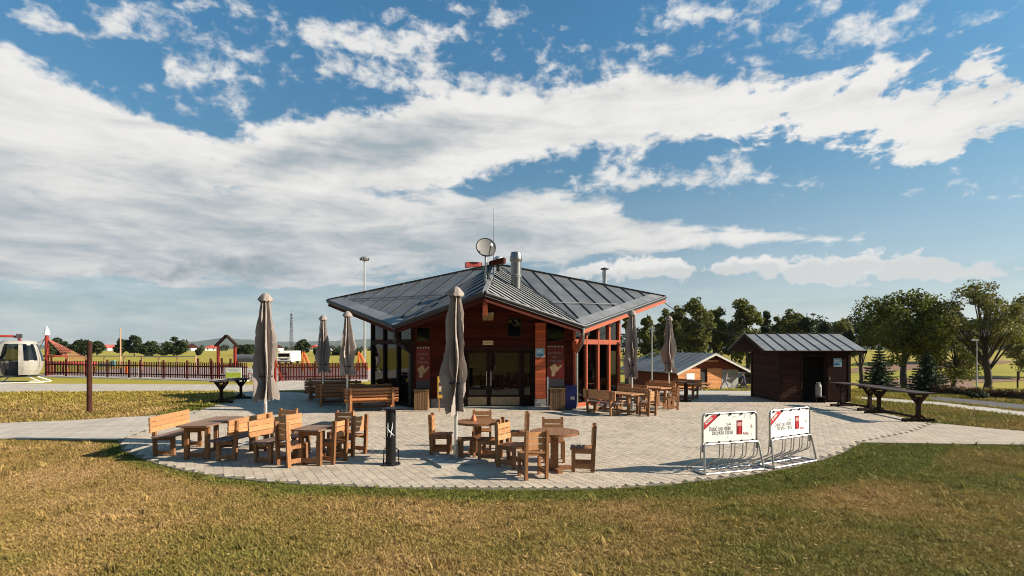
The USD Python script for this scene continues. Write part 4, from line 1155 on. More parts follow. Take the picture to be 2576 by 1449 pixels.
# black cylinder bin with scratched marks
bn = thing('litter_bin', 'tall black cylindrical bin with white scratched strokes, between the two furniture groups', 'litter bin', (*spot(983, 1168)[:2], 0))
obj('body', MB().lathe([(.004, .02), (.098, .02), (.102, .05), (.102, 1.10), (.098, 1.12), (.004, 1.12)], n=28), 'black_metal', bn, smooth=40)
obj('lid', MB().lathe([(.004, 1.125), (.16, 1.125), (.165, 1.145), (.15, 1.165), (.004, 1.175)], n=28).box([.21, .02, 1.145], (.18, .20, .022), 10, .008), 'black_metal', bn, smooth=40)
obj('foot_plate', MB().lathe([(.004, 0), (.20, 0), (.20, .018), (.10, .03), (.004, .03)], n=28), 'black_metal', bn, smooth=40)
obj('stay', MB().tube([[.10, 0, .34], [.16, 0, .30], [.165, 0, .02]], .012, 6).tube([[-.10, 0, .34], [-.14, 0, .30], [-.15, 0, .02]], .012, 6), 'black_metal', bn)
mk_ = MB()
for (x0, z0), (x1, z1) in (((-.035, .87), (-.045, .58)), ((.060, .87), (.018, .57)), ((-.075, .78), (.085, .60)), ((-.06, .70), (.0, .67))):
    pts = []
    for q in np.linspace(0, 1, 6):
        x = x0 + (x1 - x0) * q; pts.append([x, -math.sqrt(max(.1035 ** 2 - x * x, 1e-6)), z0 + (z1 - z0) * q])
    mk_.tube(pts, [.003, .008, .010, .009, .008, .003], 5)
obj('scratch_mark', mk_, 'scratch_white', bn)

# bins, easel and pole at the front wall
BW = lambda px, d: (px - HX) * d / FP


def slat_bin(label, px, d, w, h, rz, lean=0.0):
    t = thing('slatted_bin', label, 'litter bin', (BW(px, d), d, 0), rz, 'slatted wooden bins at the restaurant wall')
    n = 8
    for side in range(4):
        for k in range(n):
            a = -w / 2 + w / n * (k + .5)
            c = [(a, -w / 2), (w / 2, a), (-a, w / 2), (-w / 2, -a)][side]
            obj('slat', MB().box([c[0], c[1], h / 2], (w / n - .012, .022, h - .06 + .01 * (k % 2)), 90 * side), 'rattan', t)
    obj('rim', MB().poly(sbox(-w / 2 - .03, -w / 2 - .03, w / 2 + .03, w / 2 + .03).difference(sbox(-w / 2 + .05, -w / 2 + .05, w / 2 - .05, w / 2 - .05)), h - .03, h + .015), 'rattan', t)
    obj('liner', MB().span([-w / 2 + .02, -w / 2 + .02, .03], [w / 2 - .02, w / 2 - .02, h - .10]), 'black_plastic', t)
    return t


slat_bin('slatted wooden bin under the left poster', 1061, 20.55, .52, .78, 4)
slat_bin('slatted wooden bin under the right poster, beside the blue bin', 1402, 20.55, .56, .84, -3)
wb = thing('wheelie_bin', 'dark blue plastic bin right of the slatted wooden bin', 'bin', (BW(1436, 20.6), 20.6, 0), -4)
obj('body', MB().poly(sbox(-.20, -.22, .20, .22), .06, .12).add(*(lambda a: (a[0], a[1]))(MB().frame([0, 0, .50], np.eye(3), [.21, .23, .38], .02).arrays())), 'blue_plastic', wb)
obj('lid', MB().box([0, 0, .915], (.46, .50, .05), 0, .015), 'blue_plastic', wb)
obj('wheel', MB().tube([[-.22, .20, .07], [-.18, .20, .07]], .07, 12), 'rubber', wb)
obj('wheel', MB().tube([[.18, .20, .07], [.22, .20, .07]], .07, 12), 'rubber', wb)
obj('sticker', MB().box([.06, -.232, .46], (.16, .004, .12)), 'print_pale', wb)
wp = thing('white_post', 'slim white post beside the stone foot of the lit pillar', 'post', (BW(1378, 20.75), 20.75, 0))
obj('shaft', MB().tube([[0, 0, 0], [0, 0, 1.22]], .034, 10), 'white_paint', wp, smooth=40)
obj('cap', MB().lathe([(.036, 1.22), (.045, 1.225), (.03, 1.26), (.004, 1.265)], n=10), 'white_paint', wp, smooth=40)
ey = thing('menu_board', 'yellow menu board with pictures on two legs, left of the nearest parasol', 'sign', (*spot(1113, 1036)[:2], 0), 8)
obj('board', MB().box([0, 0, .92], (.36, .03, .82), 0, .006), 'board_yellow', ey)
for sx in (-1, 1): obj('leg', MB().beam([sx * .12, .02 + (.0 if sx < 0 else .22), 0], [sx * .12, .02, .55], .04, .03), 'pine_light', ey)
for i in range(2):
    for k in range(3):
        obj('picture', MB().box([-.075 + .15 * i, -.017, .70 + .17 * k], (.12, .004, .11 + .02 * (k == 2))), ['print_dark', 'print_sage', 'print_dark'][(k + i) % 3], ey)
tmx = meshkit.text_mesh('MENU', .06, .003, True)
v = tmx.vertices; v = np.c_[v[:, 0] - v[:, 0].max() / 2, -.016 - v[:, 2], v[:, 1] + 1.24]
obj('heading', MB().add(v, tmx.faces[:, ::-1]), 'print_crimson', ey)


def lettering(text, h, M, mat, parent, name='lettering', bold=False, width=None, center=True):
    tm = meshkit.text_mesh(text, h, .002, bold)
    v = np.array(tm.vertices); w = v[:, 0].max()
    if width: v[:, 0] *= width / w; w = width
    if center: v[:, 0] -= w / 2
    return obj(name, MB().add(v @ M[:3, :3].T + M[:3, 3], tm.faces), mat, parent)


def facing(c, yaw=0.0):
    """frame of a sign: x to the right, y up, z towards the viewer side (-y at yaw 0)"""
    a = math.radians(yaw); M = np.eye(4)
    M[:3, 0] = [math.cos(a), math.sin(a), 0]; M[:3, 1] = [0, 0, 1]; M[:3, 2] = [math.sin(a), -math.cos(a), 0]; M[:3, 3] = c
    return M


def wc_sign(c, s, label, yaw=0):
    t = thing('toilet_sign', label, 'sign', c, yaw, 'blue toilet signs')
    M = facing((0, 0, 0))
    pl0 = sbox(-s / 2, -s / 2, s / 2, s / 2).buffer(-.03).buffer(.03)
    obj('sign_plate', MB().poly(pl0, 0, .012, M), 'sign_blue', t)
    obj('sign_border', MB().poly(pl0.buffer(-.008).difference(pl0.buffer(-.022)), .012, .014, M), 'print_pale', t)
    M2 = M.copy(); M2[:3, 3] = [-.02, -.0125, .01]
    lettering('WC', s * .30, M2, 'sign_white', t, bold=True)
    obj('arrow', MB().poly(Polygon([(-s * .3, -s * .30), (s * .12, -s * .30), (s * .12, -s * .38), (s * .34, -s * .24), (s * .12, -s * .10), (s * .12, -s * .18), (-s * .3, -s * .18)]), .012, .0145, M), 'print_navy', t)
    return t


yp = BC[1] + WF - .19
wc_sign(at(1358.5, 887.5, yp) + [0, -.004, 0], .36, 'blue square toilet sign on the lit pillar right of the entrance')

# bicycle racks with advertising panels


def rack(p0, p1, label):
    a, b = spot(*p0)[:2], spot(*p1)[:2]
    e = b - a; W = np.linalg.norm(e); yaw = math.degrees(math.atan2(e[1], e[0]))
    t = thing('bicycle_rack', label, 'bicycle rack', (*a, 0), yaw, 'bicycle racks')
    H = 1.14
    r = .020

    def bend(pts, rr=.09):
        out = []
        pts = [np.array(p, float) for p in pts]
        out.append(pts[0])
        for i in range(1, len(pts) - 1):
            u = pts[i - 1] - pts[i]; w = pts[i + 1] - pts[i]
            k = min(rr, np.linalg.norm(u) * .45, np.linalg.norm(w) * .45)
            p, q = pts[i] + u / np.linalg.norm(u) * k, pts[i] + w / np.linalg.norm(w) * k
            for s in (0, .33, .67, 1): out.append((1 - s) ** 2 * p + 2 * s * (1 - s) * pts[i] + s * s * q)
        out.append(pts[-1])
        return out
    # panel frame stands at the back, the lower frame leans out to the front
    obj('panel_frame', MB().tube(bend([[.03, .10, .42], [.03, .10, H], [W - .09, .10, H], [W - .09, .10, .42]]), r, 8), 'galvanised', t, smooth=40)
    obj('stand_frame', MB().tube(bend([[.02, .34, .02], [.0, .06, .02], [.0, 0, .02], [.045, .08, .56], [W - .07, .08, .56], [W, 0, .02], [W - .02, .34, .02]], .06), r, 8), 'galvanised', t, smooth=40)
    obj('front_foot', MB().tube([[.02, 0, .02], [W - .02, 0, .02]], r, 8), 'galvanised', t, smooth=40)
    obj('rear_foot', MB().tube([[.02, .34, .02], [W - .02, .34, .02]], r, 8), 'galvanised', t, smooth=40)
    n = 5
    for k in range(n):
        x = .14 + (W - .30) * k / (n - 1) - (.16 if k == 0 else 0)
        for q in (0, .085):
            obj('wheel_holder', MB().tube(bend([[x + q, .085, .555], [x + q, .10, .27], [x + q, .50, .06], [x + q + .03, .56, .02], [x + q + .06, .30, .02], [x + q + .06, .01, .02]], .07), .010, 6), 'galvanised', t, smooth=40)
    pn = sub('panel', t)
    x0, x1, z0, z1 = .055, W - .115, .60, H - .03
    M = facing((0, .10, 0))
    pw_, ph_ = x1 - x0, z1 - z0
    obj('board', MB().poly(sbox(x0, z0, x1, z1), -.006, .006, M), 'sign_white', pn)
    band = Polygon([(x0, z1 - .50 * ph_), (x0, z1 - .22 * ph_), (x0 + .14 * pw_, z1), (x0 + .30 * pw_, z1), (x0 + .0 * pw_, z1 - .50 * ph_)])
    obj('red_band', MB().poly(Polygon([(x0, z1 - .54 * ph_), (x0, z1 - .26 * ph_), (x0 + .15 * pw_, z1), (x0 + .30 * pw_, z1)]), .006, .008, M), 'print_red', pn)
    obj('band_shadow', MB().poly(Polygon([(x0, z1 - .54 * ph_), (x0, z1 - .49 * ph_), (x0 + .275 * pw_, z1), (x0 + .30 * pw_, z1)]), .008, .009, M), 'print_crimson', pn)  # darker printed edge along the red band
    dg = math.atan2(.49 * ph_, .275 * pw_)
    Mt = M.copy(); Mt[:3, 0] = M[:3, 0] * math.cos(dg) + M[:3, 1] * math.sin(dg); Mt[:3, 1] = -M[:3, 0] * math.sin(dg) + M[:3, 1] * math.cos(dg)
    Mt[:3, 3] = (M @ [x0 + .10 * pw_, z1 - .24 * ph_, .009, 1])[:3]
    lettering('NOVINKA', .05, Mt, 'sign_white', pn, width=.20, bold=True)
    for tx, fx, fz, wd in (('Dolu\u010d ovu vh\u016fm', .30, .47, .36), ('bicyklu \u017eijna', .35, .62, .34)):
        words = tx.split(); full = wd * 1.15 * pw_; tot = sum(len(q) for q in words) + .7 * (len(words) - 1); cur = fx * pw_ - full / 2
        for q in words:
            wq = full * len(q) / tot
            Mt = M.copy(); Mt[:3, 3] = (M @ [x0 + cur + wq / 2, z1 - (fz + .12) * ph_, .006, 1])[:3]
            lettering(q, .085, Mt, 'print_dark', pn, width=wq); cur += full * (len(q) + .7) / tot
    # red drinks cabinet with dark sides, pale badge, pink word beside it, sage line drawings
    cx = x0 + .675 * pw_
    obj('print_cabinet', MB().poly(sbox(cx - .055 * pw_, z1 - .78 * ph_, cx + .055 * pw_, z1 - .24 * ph_), .006, .008, M), 'print_crimson', pn)
    obj('print_cabinet_door', MB().poly(sbox(cx - .012 * pw_, z1 - .77 * ph_, cx + .026 * pw_, z1 - .45 * ph_), .008, .009, M), 'print_red', pn)
    obj('print_badge', MB().poly(sbox(cx - .03 * pw_, z1 - .44 * ph_, cx + .032 * pw_, z1 - .34 * ph_).buffer(.012), .008, .009, M), 'print_pink', pn)
    Mt = M.copy(); Mt[:3, 3] = (M @ [x0 + .80 * pw_, z1 - .80 * ph_, .006, 1])[:3]
    lettering('Kofola', .05, Mt, 'print_red', pn, width=.10 * pw_)
    rg = np.random.default_rng(5)
    sk = MB()
    for k in range(16):
        fx, fz = rg.uniform(.30, .97), rg.uniform(.08, .95)
        if .58 < fx < .76 or (fx < .60 and .40 < fz < .80): continue
        a, L = rg.uniform(0, 3.1), rg.uniform(.03, .09)
        c = np.array([x0 + fx * pw_, z1 - fz * ph_]); dd = np.array([math.cos(a), math.sin(a)]) * L / 2
        sk.poly(LineString([c - dd, c + [dd[1] * .6, dd[0] * .6], c + dd]).buffer(.007).intersection(sbox(x0, z0, x1, z1)), .006, .0075, M)
    obj('print_sketch', sk, 'print_sage', pn)
    Mt = M.copy()
    obj('print_hat', MB().poly(Polygon([(x0 + .46 * pw_, z1 - .40 * ph_), (x0 + .52 * pw_, z1 - .40 * ph_), (x0 + .49 * pw_, z1 - .30 * ph_)]), .006, .0075, M).poly(Polygon([(x0 + .89 * pw_, z1 - .55 * ph_), (x0 + .94 * pw_, z1 - .55 * ph_), (x0 + .915 * pw_, z1 - .40 * ph_)]), .006, .0075, M), 'print_tan', pn)
    for k in range(5):
        x = x0 + .08 + (pw_ - .16) * k / 4
        obj('panel_tie', MB().box([x, .097, z1 + .012], (.016, .05, .05)).box([x, .097, z0 - .02], (.016, .05, .055)), 'black_plastic', pn)
    return t


rack((1773, 1196), (1922, 1182), 'nearer left bicycle rack of bent steel tube under a white advertising panel')
rack((1946, 1180), (2054, 1160), 'right-hand bicycle rack of bent steel tube with white advertising panel, farther from the tables')

# long standing tables on Y-shaped posts


def standing_table(a, b, label, over=.45, w=.62, h=.97):
    a, b = np.array(a[:2]), np.array(b[:2])
    e = b - a; L = np.linalg.norm(e); yaw = math.degrees(math.atan2(e[1], e[0])); c = (a + b) / 2
    t = thing('standing_table', label, 'table', (*c, 0), yaw, 'dark standing tables on forked posts')
    n = 5
    for k in range(n): obj('tabletop_board', MB().box([0, -w / 2 + w / n * (k + .5), h - .02], (L + 2 * over, w / n - .008, .04), 0, .006), 'dark_top', t)
    for s in (-1, 1):
        x = s * L / 2
        ld = sub('trestle', t)
        obj('post', MB().box([x, 0, .42], (.10, .10, .80), 0, .01), 'dark_wood', ld)
        obj('foot', MB().box([x, 0, .06], (.10, .95, .09), 0, .012), 'dark_wood', ld)
        for q in (-1, 1):
            obj('brace', MB().beam([x, q * .03, .58], [x, q * .28, h - .06], .06, .07, up=(1, 0, 0)), 'dark_wood', ld)
            obj('brace', MB().beam([x, 0, .56], [x + q * .34, 0, h - .06], .06, .07, up=(0, 1, 0)), 'dark_wood', ld)
            obj('foot_brace', MB().beam([x, q * .03, .24], [x, q * .20, .10], .05, .05, up=(1, 0, 0)), 'dark_wood', ld)
            obj('foot_block', MB().box([x, q * .43, .02], (.14, .10, .045)), 'dark_wood', ld)
        obj('top_beam', MB().box([x, 0, h - .08], (.08, w - .06, .07)), 'dark_wood', ld)
    obj('foot_beam', MB().box([0, 0, .14], (L - .10, .06, .07)), 'dark_wood', t)


standing_table(spot(2211, 1040), spot(2310, 1061), 'nearest dark standing table, right of the shed towards the lawn')
standing_table(spot(2118, 1022), spot(2188, 1033), 'dark standing table in front of the right corner of the shed', over=.35)
standing_table(spot(557, 1014), spot(606, 1003), 'dark standing table on the left, at the shaded edge of the paving')

# ------------------------------------------------------------------ wooden shed with the toilets
sd, sxl, sxr, sdep = 23.4, 11.85, 14.95, 2.75
shed = thing('shed', 'dark wooden toilet shed with ribbed zinc roof right of the restaurant', 'shed', (sxl, sd, 0))
W_ = sxr - sxl
oc0, oc1 = 2.02, 3.05 if False else 2.02
rg = np.random.default_rng(9)
ez, rz_ = 2.27, 3.05
wl = sub('left_wall', shed)
obj('wall_backing', MB().poly(Polygon([(0, 0), (sdep, 0), (sdep, ez - .1), (sdep / 2, rz_ - .16), (0, ez - .1)]), .03, .08, np.array([[0, 0, 1, 0], [1, 0, 0, 0], [0, 1, 0, 0], [0, 0, 0, 1.0]])), 'dark_wood', wl)
for k in range(17):
    z = .12 + k * .135
    if z > rz_ - .2: break
    y0, y1 = 0.0, sdep
    if z + .135 > ez - .1: q = (z + .135 - (ez - .1)) / (rz_ - .16 - ez + .1); y0, y1 = sdep / 2 * q, sdep - sdep / 2 * q
    if y1 - y0 < .1: break
    obj('plank', MB().span([0 - rg.random() * .004, y0, z + .004], [.03, y1, z + .131]), 'shed_wood', wl)
obj('corner_post', MB().span([-.03, sdep - .10, 0], [.09, sdep + .03, ez - .05]).span([-.03, -.03, 0], [.09, .09, ez - .05]), 'dark_wood', wl)
fw = sub('front_wall', shed)
d0, d1 = .98, 2.02
for a, b in ((.09, d0 - .05), (d1 + .05, W_ - .09)):
    n = 16
    for k in range(n):
        z = .05 + k * .135
        obj('plank', MB().span([a, rg.random() * .005, z + .004], [b, .04, z + .131]), 'shed_wood', fw)
obj('corner_post', MB().span([W_ - .09, -.03, 0], [W_ + .03, .09, ez - .05]), 'dark_wood', fw)
obj('door_frame', MB().span([d0 - .05, -.02, 0], [d0 + .03, .10, 2.10]).span([d1 - .03, -.02, 0], [d1 + .05, .10, 2.10]).span([d0 + .03, -.02, 2.02], [d1 - .03, .10, 2.10]), 'dark_wood', fw)
obj('header', MB().span([.09, 0, 2.215], [W_ - .09, .05, ez + .02]), 'dark_wood', fw)
obj('right_wall', MB().poly(Polygon([(0.09, 0), (sdep - .06, 0), (sdep - .06, ez), (sdep / 2, rz_ - .12), (.09, ez)]), W_ - .05, W_, np.array([[0, 0, 1, 0], [1, 0, 0, 0], [0, 1, 0, 0], [0, 0, 0, 1.0]])), 'shed_wood', shed)
obj('back_wall', MB().span([.08, sdep - .05, 0], [W_ - .04, sdep, ez - .05]), 'shed_wood', shed)
obj('floor', MB().span([.08, .05, 0], [W_ - .04, sdep - .05, .05]), 'interior', shed)
obj('partition', MB().span([.08, 1.2, .05], [W_ - .04, 1.24, ez - .05]), 'interior', shed)
dr = sub('door', shed)
obj('door_leaf', MB().beam([d1 + .06, -.05, 1.05], [d1 + .86, -.08, 1.05], .04, 1.95), 'shed_wood', dr)
obj('door_handle', MB().box([d1 + .12, -.10, 1.05], (.03, .06, .14)), 'steel', dr)
RMx = lambda sgn: None
roof = sub('roof', shed)
ovl, ovr, ovf = .95, .38, .55
for sgn, y0 in ((1, -ovf), (-1, sdep + ovf)):
    ym = sdep / 2
    e0, r0 = np.array([0, y0, ez]), np.array([0, ym, rz_])
    dv = r0 - e0; Ls = np.linalg.norm(dv); dv /= Ls
    nn = np.cross([1.0, 0, 0], dv) if sgn > 0 else np.cross(dv, [1.0, 0, 0])
    if nn[2] < 0: nn = -nn
    M = np.eye(4); M[:3, 0] = [1, 0, 0]; M[:3, 1] = dv; M[:3, 2] = np.cross([1, 0, 0], dv); M[:3, 3] = e0
    up = 1 if M[2, 2] > 0 else -1
    n = 9; ww = (W_ + ovl + ovr) / n
    for k in range(n):
        x = -ovl + k * ww
        lo, hi = (-.0, .02) if up > 0 else (-.02, 0)
        mb = MB().poly(sbox(x + .004, 0, x + ww - .004, Ls), lo, hi, M)
        mb.poly(sbox(x - .014, 0, x + .016, Ls), min(0, .055 * up), max(0, .055 * up), M)
        obj('roof_panel', mb, 'zinc_light', roof)
    obj('roof_boards', MB().poly(sbox(-ovl + .03, .03, W_ + ovr - .03, Ls), -.07 if up > 0 else .012, -.012 if up > 0 else .07, M), 'soffit_wood', roof)
    obj('barge_board', MB().beam(e0 + [-ovl, 0, -.07], r0 + [-ovl, 0, -.07], .03, .16).beam(e0 + [W_ + ovr, 0, -.07], r0 + [W_ + ovr, 0, -.07], .03, .16), 'dark_wood', roof)
obj('ridge_cap', MB().beam([-ovl, sdep / 2, rz_ + .03], [W_ + ovr, sdep / 2, rz_ + .03], .16, .04), 'zinc_dark', roof)
wc_sign(at(2107, 912, sd - .15) + [0, .0, 0], .36, 'blue toilet sign on the door leaf of the dark shed')
bxm = thing('low_crate', 'low dark wooden crate in the doorway of the shed under the white churn', 'crate', (sxl + 1.62, sd - .14, 0))
for k in range(3): obj('board', MB().box([0, -.15 + .15 * k, .25], (.42, .14, .03)), 'dark_wood', bxm)
for q in (-.19, .19): obj('side', MB().box([q, 0, .12], (.03, .42, .23)), 'dark_wood', bxm)
chn = thing('milk_churn', 'white milk churn standing in the dark doorway of the shed', 'milk churn', (sxl + 1.62, sd - .16, .266))
obj('body', MB().lathe([(.004, 0), (.125, 0), (.135, .02), (.135, .40), (.12, .46), (.085, .51), (.08, .56), (.095, .575), (.095, .60), (.05, .62), (.004, .62)], n=24), 'dish_grey', chn, smooth=40)
obj('handle', MB().tube([[.08, 0, .52], [.13, 0, .54], [.135, 0, .46], [.12, 0, .42]], .010, 6).tube([[-.08, 0, .52], [-.13, 0, .54], [-.135, 0, .46], [-.12, 0, .42]], .010, 6), 'dish_grey', chn)
cb = thing('overhead_cable', 'black cable sagging from the restaurant roof to the shed', 'cable')
pa_, pb_ = BC + TIP['r'] + [-.15, 0, -.2], np.array([sxl - .80, sd + sdep / 2, rz_ - .12])
obj('wire', MB().tube([pa_ + (pb_ - pa_) * q - [0, 0, 1.5 * q * (1 - q)] for q in np.linspace(0, 1, 16)], .018, 5), 'black_plastic', cb)

# ------------------------------------------------------------------ ground sheets beyond the terrace
def drape(poly, dz, res=1.6):
    V, F = [], []
    n = 0
    for g in getattr(poly, 'geoms', [poly]):
        v, f = trimesh.creation.triangulate_polygon(g, engine='earcut')
        v, f = trimesh.remesh.subdivide_to_size(np.c_[v, np.zeros(len(v))], f, res, max_iter=12)
        v[:, 2] = tz(v[:, 0], v[:, 1]) + dz
        c = np.cross(v[f[:, 1]] - v[f[:, 0]], v[f[:, 2]] - v[f[:, 0]])[:, 2]
        f[c < 0] = f[c < 0][:, ::-1]
        V.append(v); F.append(f + n); n += len(v)
    return np.vstack(V), np.vstack(F)


pm('gravel', (0.40, 0.36, 0.30), 0.9, var=0.12, scale=3, coords='position', bump=.4, bscale=30)
pm('asphalt', (0.075, 0.07, 0.066), 0.9, var=0.2, scale=2, coords='position')
pm('play_rubber', (0.36, 0.27, 0.235), 0.9, var=0.18, scale=.8, coords='position')
pm('dirt', (0.20, 0.105, 0.055), 0.95, var=0.3, scale=.8, coords='position')
yard = Polygon([(6.2, 27.0), (15.3, 26.6), (15.4, 29.0), (20.5, 33), (26, 44), (27, 53), (15.5, 50.6), (12.5, 44), (8, 34), (5.8, 30)]).difference(terrace_poly.buffer(.01)).difference(Polygon([(10.2, 31.2), (14.8, 30.2), (15.6, 31.6), (14.2, 33.2), (11.5, 33)]))
obj('yard', drape(yard, .03), 'gravel', kind='structure')
lane = Polygon(P2([(2150, 1003.5), (2360, 1019), (2576, 1046), (3000, 1090), (3000, 1072), (2576, 1034.5), (2360, 1010), (2150, 996)])).difference(terrace_poly.buffer(.01))
obj('lane', drape(lane, .022), 'gravel', kind='structure')
road = Polygon(P2([(2330, 1005), (2576, 1031), (3000, 1068), (3000, 1040), (2576, 1016), (2330, 994)])).difference(lane.buffer(.05))
obj('road', drape(road, .02), 'asphalt', kind='structure')
play = Polygon([(-42, 46), (-19.2, 39.2), (-9.5, 38.6), (-9, 62), (-46, 66)])
obj('playground_surface', drape(play, .03), 'play_rubber', kind='structure')
for pg in (Polygon([(40, 46), (50, 60), (60, 63), (60, 66), (47, 64), (38, 50)]), Polygon([(48, 78), (70, 82), (84, 90), (66, 90)]), Polygon([(22, 60), (31, 61), (36, 70), (27, 68)])):
    obj('dirt_track', drape(pg.buffer(1.5), .035), 'dirt', kind='structure')

# ------------------------------------------------------------------ playground fence
KF = 'red paling fence panels round the playground'


def paling(p, q, label, n):
    p, q = np.array(p, float), np.array(q, float)
    e = q - p; L = np.linalg.norm(e); yaw = math.degrees(math.atan2(e[1], e[0]))
    t = thing('paling_fence', label, 'fence', (*p, zs(*p) + .03), yaw)
    for k in range(n):
        x = L * (k + .5) / n
        obj('picket', MB().box([x, 0, .70 + .012 * R.random()], (.085, .022, 1.18 + .05 * R.random()), 0), 'fence_red', t)
    for z in (.34, 1.0): obj('rail', MB().box([L / 2, .036, z], (L, .045, .085)), 'fence_red', t)
    for k in range(int(L / 2.4) + 1): obj('post', MB().box([min(L - .05, .05 + k * 2.4), .11, .72], (.10, .10, 1.46)), 'fence_red', t)
    obj('footing', MB().box([L / 2, -.25, .0], (L, 1.0, .07)), 'kerb_stone', t)
    return t


f0, f1 = spot(112, 946)[:2], spot(622, 958)[:2]
fm = f0 + (f1 - f0) * .5
paling(f0, fm, 'left half of the dark red paling fence, behind the gondola cabin', 58)
paling(fm + (f1 - f0) * .004, f1, 'dark red paling fence section carrying the green and white notice', 60)
f2, f3 = spot(700, 960.5)[:2], spot(925, 957)[:2]
paling(f2, f3, 'dark red paling fence section right of the red gate post', 58)
gp = thing('gate_post', 'bright red gate post between the playground fence sections', 'post', (*spot(692, 962)[:2], -.02))
obj('shaft', MB().box([0, 0, .85], (.14, .14, 1.7), 0, .015), 'red_paint', gp)
obj('brace', MB().beam([0, 0, 1.5], [.5, .1, .1], .07, .07), 'red_paint', gp)


def notice(px0, px1, py0, py1, d, label, kind_, name='notice_board', posts=True):
    c0, c1 = at(px0, py1, d), at(px1, py0, d)
    t = thing(name, label, 'sign', ((c0[0] + c1[0]) / 2, d, -.03))
    w, h, zc = c1[0] - c0[0], c1[2] - c0[2], (c0[2] + c1[2]) / 2 + .03
    M = facing((0, 0, zc))
    obj('board', MB().poly(sbox(-w / 2, -h / 2, w / 2, h / 2), -.03, 0, M), 'sign_white', t)
    if kind_ == 'lime':
        obj('green_field', MB().poly(sbox(-w / 2 + .03, -h / 2 + .03, w / 2 - .03, .02), 0, .004, M), 'sign_lime', t)
        for k in range(3): obj('text_line', MB().poly(sbox(-w * .38 + .1 * k, h * (.36 - .09 * k) - .02, w * (.38 - .06 * k), h * (.36 - .09 * k) + .015), 0, .003, M), 'print_sage', t)
    else:
        for k in range(3): obj('text_line', MB().poly(sbox(-w * .33, h * (.22 - .17 * k) - .015, w * (.33 - .05 * k), h * (.22 - .17 * k) + .015), 0, .003, M), 'print_sage', t)
        obj('red_strip', MB().poly(sbox(-w / 2 + .02, -h / 2 + .01, w / 2 - .02, -h / 2 + .07), 0, .004, M), 'print_red', t)
    if posts:
        for q in (-1, 1): obj('post', MB().box([q * w * .35, .035, (zc + .2 * h) / 2], (.05, .05, zc + .2 * h)), 'steel', t)


notice(567, 607, 925, 951, 38.2, 'large white and lime green notice board at the playground fence', 'lime')
notice(697, 723, 928, 943, 37.9, 'white notice board with red foot, right of the left parasol', 'red')
notice(623, 634, 929, 941, 38.6, 'small white notice beside the lime green board', 'red', 'notice_board')

# gondola cabin on its stand
gcx, gcd = BW(48, 37.2), 37.2
gz0 = zs(gcx, gcd)
gon = thing('gondola_cabin', 'white and dark glass ski gondola cabin standing on the grass at the left edge', 'gondola', (gcx, gcd, gz0 + .40), 24)


def ring(z, n=32):
    k = np.interp(z, [0, .15, .55, 1.05, 1.25, 1.9, 2.35, 2.5], [.80, .95, 1.10, 1.18, 1.16, 1.02, .86, .74])
    a = np.linspace(0, 2 * np.pi, n, endpoint=False) + np.pi / n
    r = k / (np.abs(np.cos(a)) ** 5 + np.abs(np.sin(a)) ** 5) ** (1 / 5)
    return np.c_[r * np.cos(a), r * np.sin(a) * 1.0, np.full(n, z)]


def shell(z0, z1, ks, off=0.0, m=5, n=32):
    ks = [q % n for q in ks]; zz = np.linspace(z0, z1, m); V, F = [], []
    for z in zz:
        p = ring(z, n); rr = np.linalg.norm(p[:, :2], axis=1, keepdims=True); p[:, :2] *= 1 + off / rr; V.append(p[ks])
    w = len(ks); V = np.vstack(V)
    for i in range(m - 1):
        for k in range(w - 1):
            a = i * w + k; F.append([a, a + 1, a + w + 1, a + w])
    return V, np.array(F)


SEG = [('front', 22, 26), ('right', 30, 34), ('back', 6, 10), ('left', 14, 18)]
door = list(range(21, 28))          # opening towards the camera side
for k in range(32):
    pass
allk = np.arange(33) % 32
groups = [list(range(0, 5)), list(range(4, 13)), list(range(12, 21)), list(range(28, 33))]
for g in groups:
    ks = [q % 32 for q in g]
    obj('lower_panel', shell(.12, 1.12, ks), 'cabin_white', gon, smooth=40)
    obj('window_pane', shell(1.16, 2.30, ks, -.01), 'cabin_glass', gon, smooth=40)
for g in ([20, 21], [20 + 7, 28], [4, 5], [12, 13], [31, 0]):
    obj('pillar', shell(.12, 2.36, [q % 32 for q in g], .025, 8), 'cabin_white', gon)
obj('door', shell(.16, 1.14, list(range(26, 30)), .09, 6), 'cabin_white', gon, smooth=40)
obj('door_pane', shell(1.20, 2.22, list(range(26, 30)), .07, 6), 'cabin_glass', gon, smooth=40)
for ks in ((26, 26.35), (28.7, 29)):
    obj('door_stile', shell(.16, 2.28, [int(ks[0]), int(ks[0]) + 1] if ks[0] == 26 else [28, 29], .10, 8) if False else (lambda a: (a[0], a[1]))(shell(.16, 2.28, [25, 26] if ks[0] == 26 else [29, 30], .09, 8)), 'cabin_white', gon)
obj('door', shell(.16, 2.28, [20, 21], .10, 8), 'cabin_white', gon, smooth=40)
obj('roof', MB().add(*shell(2.30, 2.5, list(range(32)) + [0], 0.02, 3)).poly(Polygon(ring(2.5)[:, :2]), 2.49, 2.53), 'cabin_white', gon, smooth=40)
obj('floor', MB().poly(Polygon(ring(.10)[:, :2]), .0, .12), 'zinc_dark', gon)
obj('waist_rail', MB().add(*shell(1.10, 1.18, list(range(28, 33)) + list(range(1, 21)), .02, 2)), 'black_plastic', gon)
obj('seat', MB().span([-.85, .35, .12], [.85, .85, .52], .03).span([-.85, .82, .5], [.85, .92, 1.05], .03), 'cloth_dark', gon)
obj('hanger', MB().tube([[0, 0, 2.5], [0, 0, 2.75], [-.35, 0, 2.85], [-2.6, -.9, 2.84]], .085, 10).tube([[-.1, .12, 2.5], [.06, .05, 3.02]], .05, 8).tube([[.15, -.1, 2.5], [-.12, .05, 3.02]], .05, 8), 'red_paint', gon, smooth=40)
